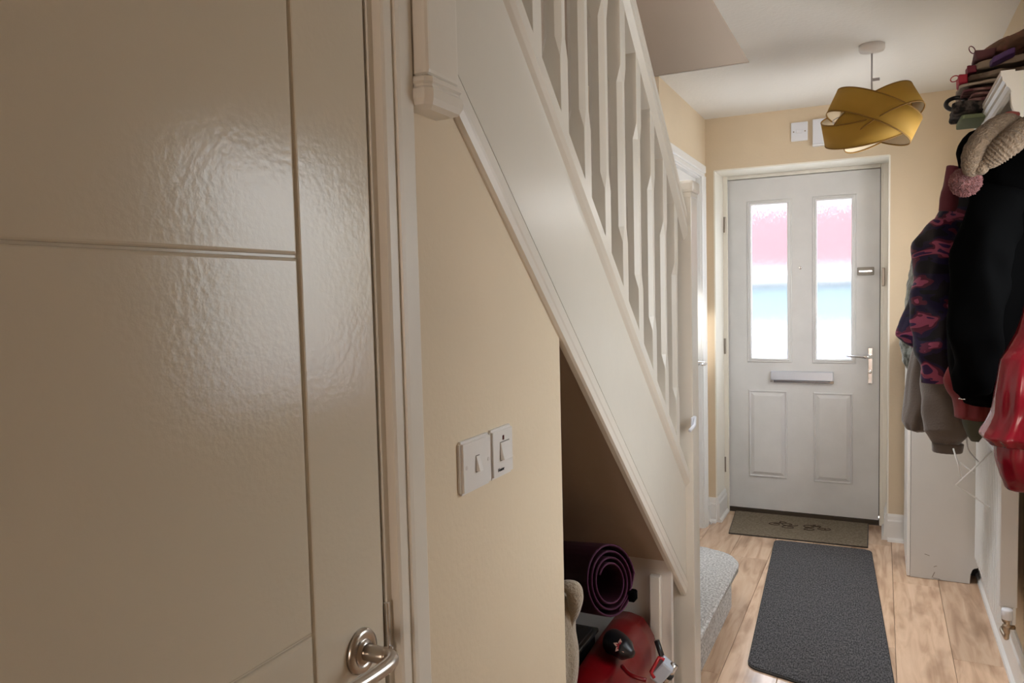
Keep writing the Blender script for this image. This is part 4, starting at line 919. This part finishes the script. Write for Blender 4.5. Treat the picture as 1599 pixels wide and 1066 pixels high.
rm = bmesh.new(); tube(rm, [W(1022, 1058, Y=1.99), W(1017, 1049, Y=1.99), W(1030, 1026, Y=2.0), W(1038, 1030, Y=2.0)], .005, 8); obj('lamp_surround', rm, mat('bright_red_plastic', (.45, .02, .03), .2), ca, True)
obj('chrome_bar', tube(bmesh.new(), [W(1036, 1066, Y=2.02), W(1054, 1037, Y=2.03)], .011, 14), CHROME, ca, True)
obj('bar_clamp', tube(bmesh.new(), [W(1043, 1056, Y=2.02), W(1046, 1051, Y=2.02)], .014, 12), BLACKP, ca, True)
obj('windscreen_trim', tube(bmesh.new(), [W(1026, 1000, Y=2.2), W(1034, 1024, Y=2.2), W(1040, 1045, Y=2.2)], .009, 8), BLACKP, ca, True)
for yy in (1.84, 2.22):
    wl = obj('wheel', lathe(bmesh.new(), [(.02, -.03), (.075, -.03), (.085, -.018), (.085, .018), (.075, .03), (.02, .03)], (-.665, yy, .0855), (1, 0, 0), 24), RUBBER, ca, True)
sh_ = thing('child_shoe', tuple(W(968, 1015, Y=2.02)), 'small rounded black shoe with red and white flower, lying on the red toy car', 'shoe')
s0, s1q = W(950, 1000, Y=2.06), W(982, 1017, Y=2.0)
bm = bmesh.new(); limb(bm, [s0, s0.lerp(s1q, .35) + Vector((0, 0, .006)), s0.lerp(s1q, .75), s1q + Vector((.012, 0, -.006))], [.020, .036, .034, .030, .010], 24, .02); obj('upper', bm, mat('black_shoe', (.010, .010, .013), .35), sh_, True)
fc = s0.lerp(s1q, .62) + Vector((.008, -.030, .018)); nrm = Vector((.25, -.75, .6)).normalized(); fu = nrm.cross(Vector((0, 0, 1))).normalized(); fv = fu.cross(nrm)
def petals(r, off, m, name):
    bm = bmesh.new()
    for k in range(5):
        a = k * 2 * math.pi / 5 + .4; d = fu * math.cos(a) + fv * math.sin(a); e = fu * -math.sin(a) + fv * math.cos(a); c = fc + nrm * off
        pts = [c, c + d * r * .5 + e * r * .28, c + d * r, c + d * r * .5 - e * r * .28]
        top = [bm.verts.new(p) for p in pts]; bot = [bm.verts.new(p - nrm * .0015) for p in pts]
        bm.faces.new(top); bm.faces.new(bot)
        for i in range(4): bm.faces.new((top[i], top[(i + 1) % 4], bot[(i + 1) % 4], bot[i]))
    obj(name, bm, m, sh_)
petals(.020, .002, mat('pale_pink_petal', (.50, .28, .22), .6), 'outer_petals'); petals(.012, .0035, mat('red_petal', (.30, .01, .015), .6), 'inner_petals')

# ------------------------------------------------------------------ outside the front door
struct('ground', B((-15, YD + .12, -.30), (15, 30, -.16)), mat('grey_road', (.10, .10, .135), .8, noise_amt=.1, noise_scale=1.5))
struct('path', B((-6, YD + .12, -.16), (5, 8.2, -.12)), mat('pale_bounce_paving', (.66, .65, .62), .85, noise_amt=.06, noise_scale=1.5))  # unseen pale paving, added to bounce daylight through the panes onto the ceiling
gw = thing('garden_wall', (-1.5, 10, -.16), 'low garden wall with white coping outside, blurred through the door glass', 'wall')
obj('wall_body', B((-8, 10.0, -.16), (5, 10.2, .62), .01), mat('blue_grey_render', (.13, .13, .17), .8), gw); mat('white_render', (.28, .28, .28), .8); obj('coping', B((-8.03, 9.96, .62), (5.03, 10.24, .92), .01), MATS['white_render'], gw)
hs = thing('bungalow', (-2, 14, -.16), 'bungalow across the road with red tiled roof, blurred through the door glass', 'house')
obj('walls', B((-9, 13.71, -.16), (6, 17.6, 1.50)), mat('pale_teal_render', (.112, .15, .168), .8), hs)
obj('fascia', B((-9.3, 13.60, 1.50), (6.3, 13.69, 1.74)), MATS['white_render'], hs)
rf = bmesh.new(); prism(rf, [(13.7, 1.66), (15.8, 3.12), (17.9, 1.66)], 0, -9.3, 6.3); obj('roof', rf, mat('red_roof_tiles', (.098, .026, .031), .8, noise_amt=.1, noise_scale=1), hs)
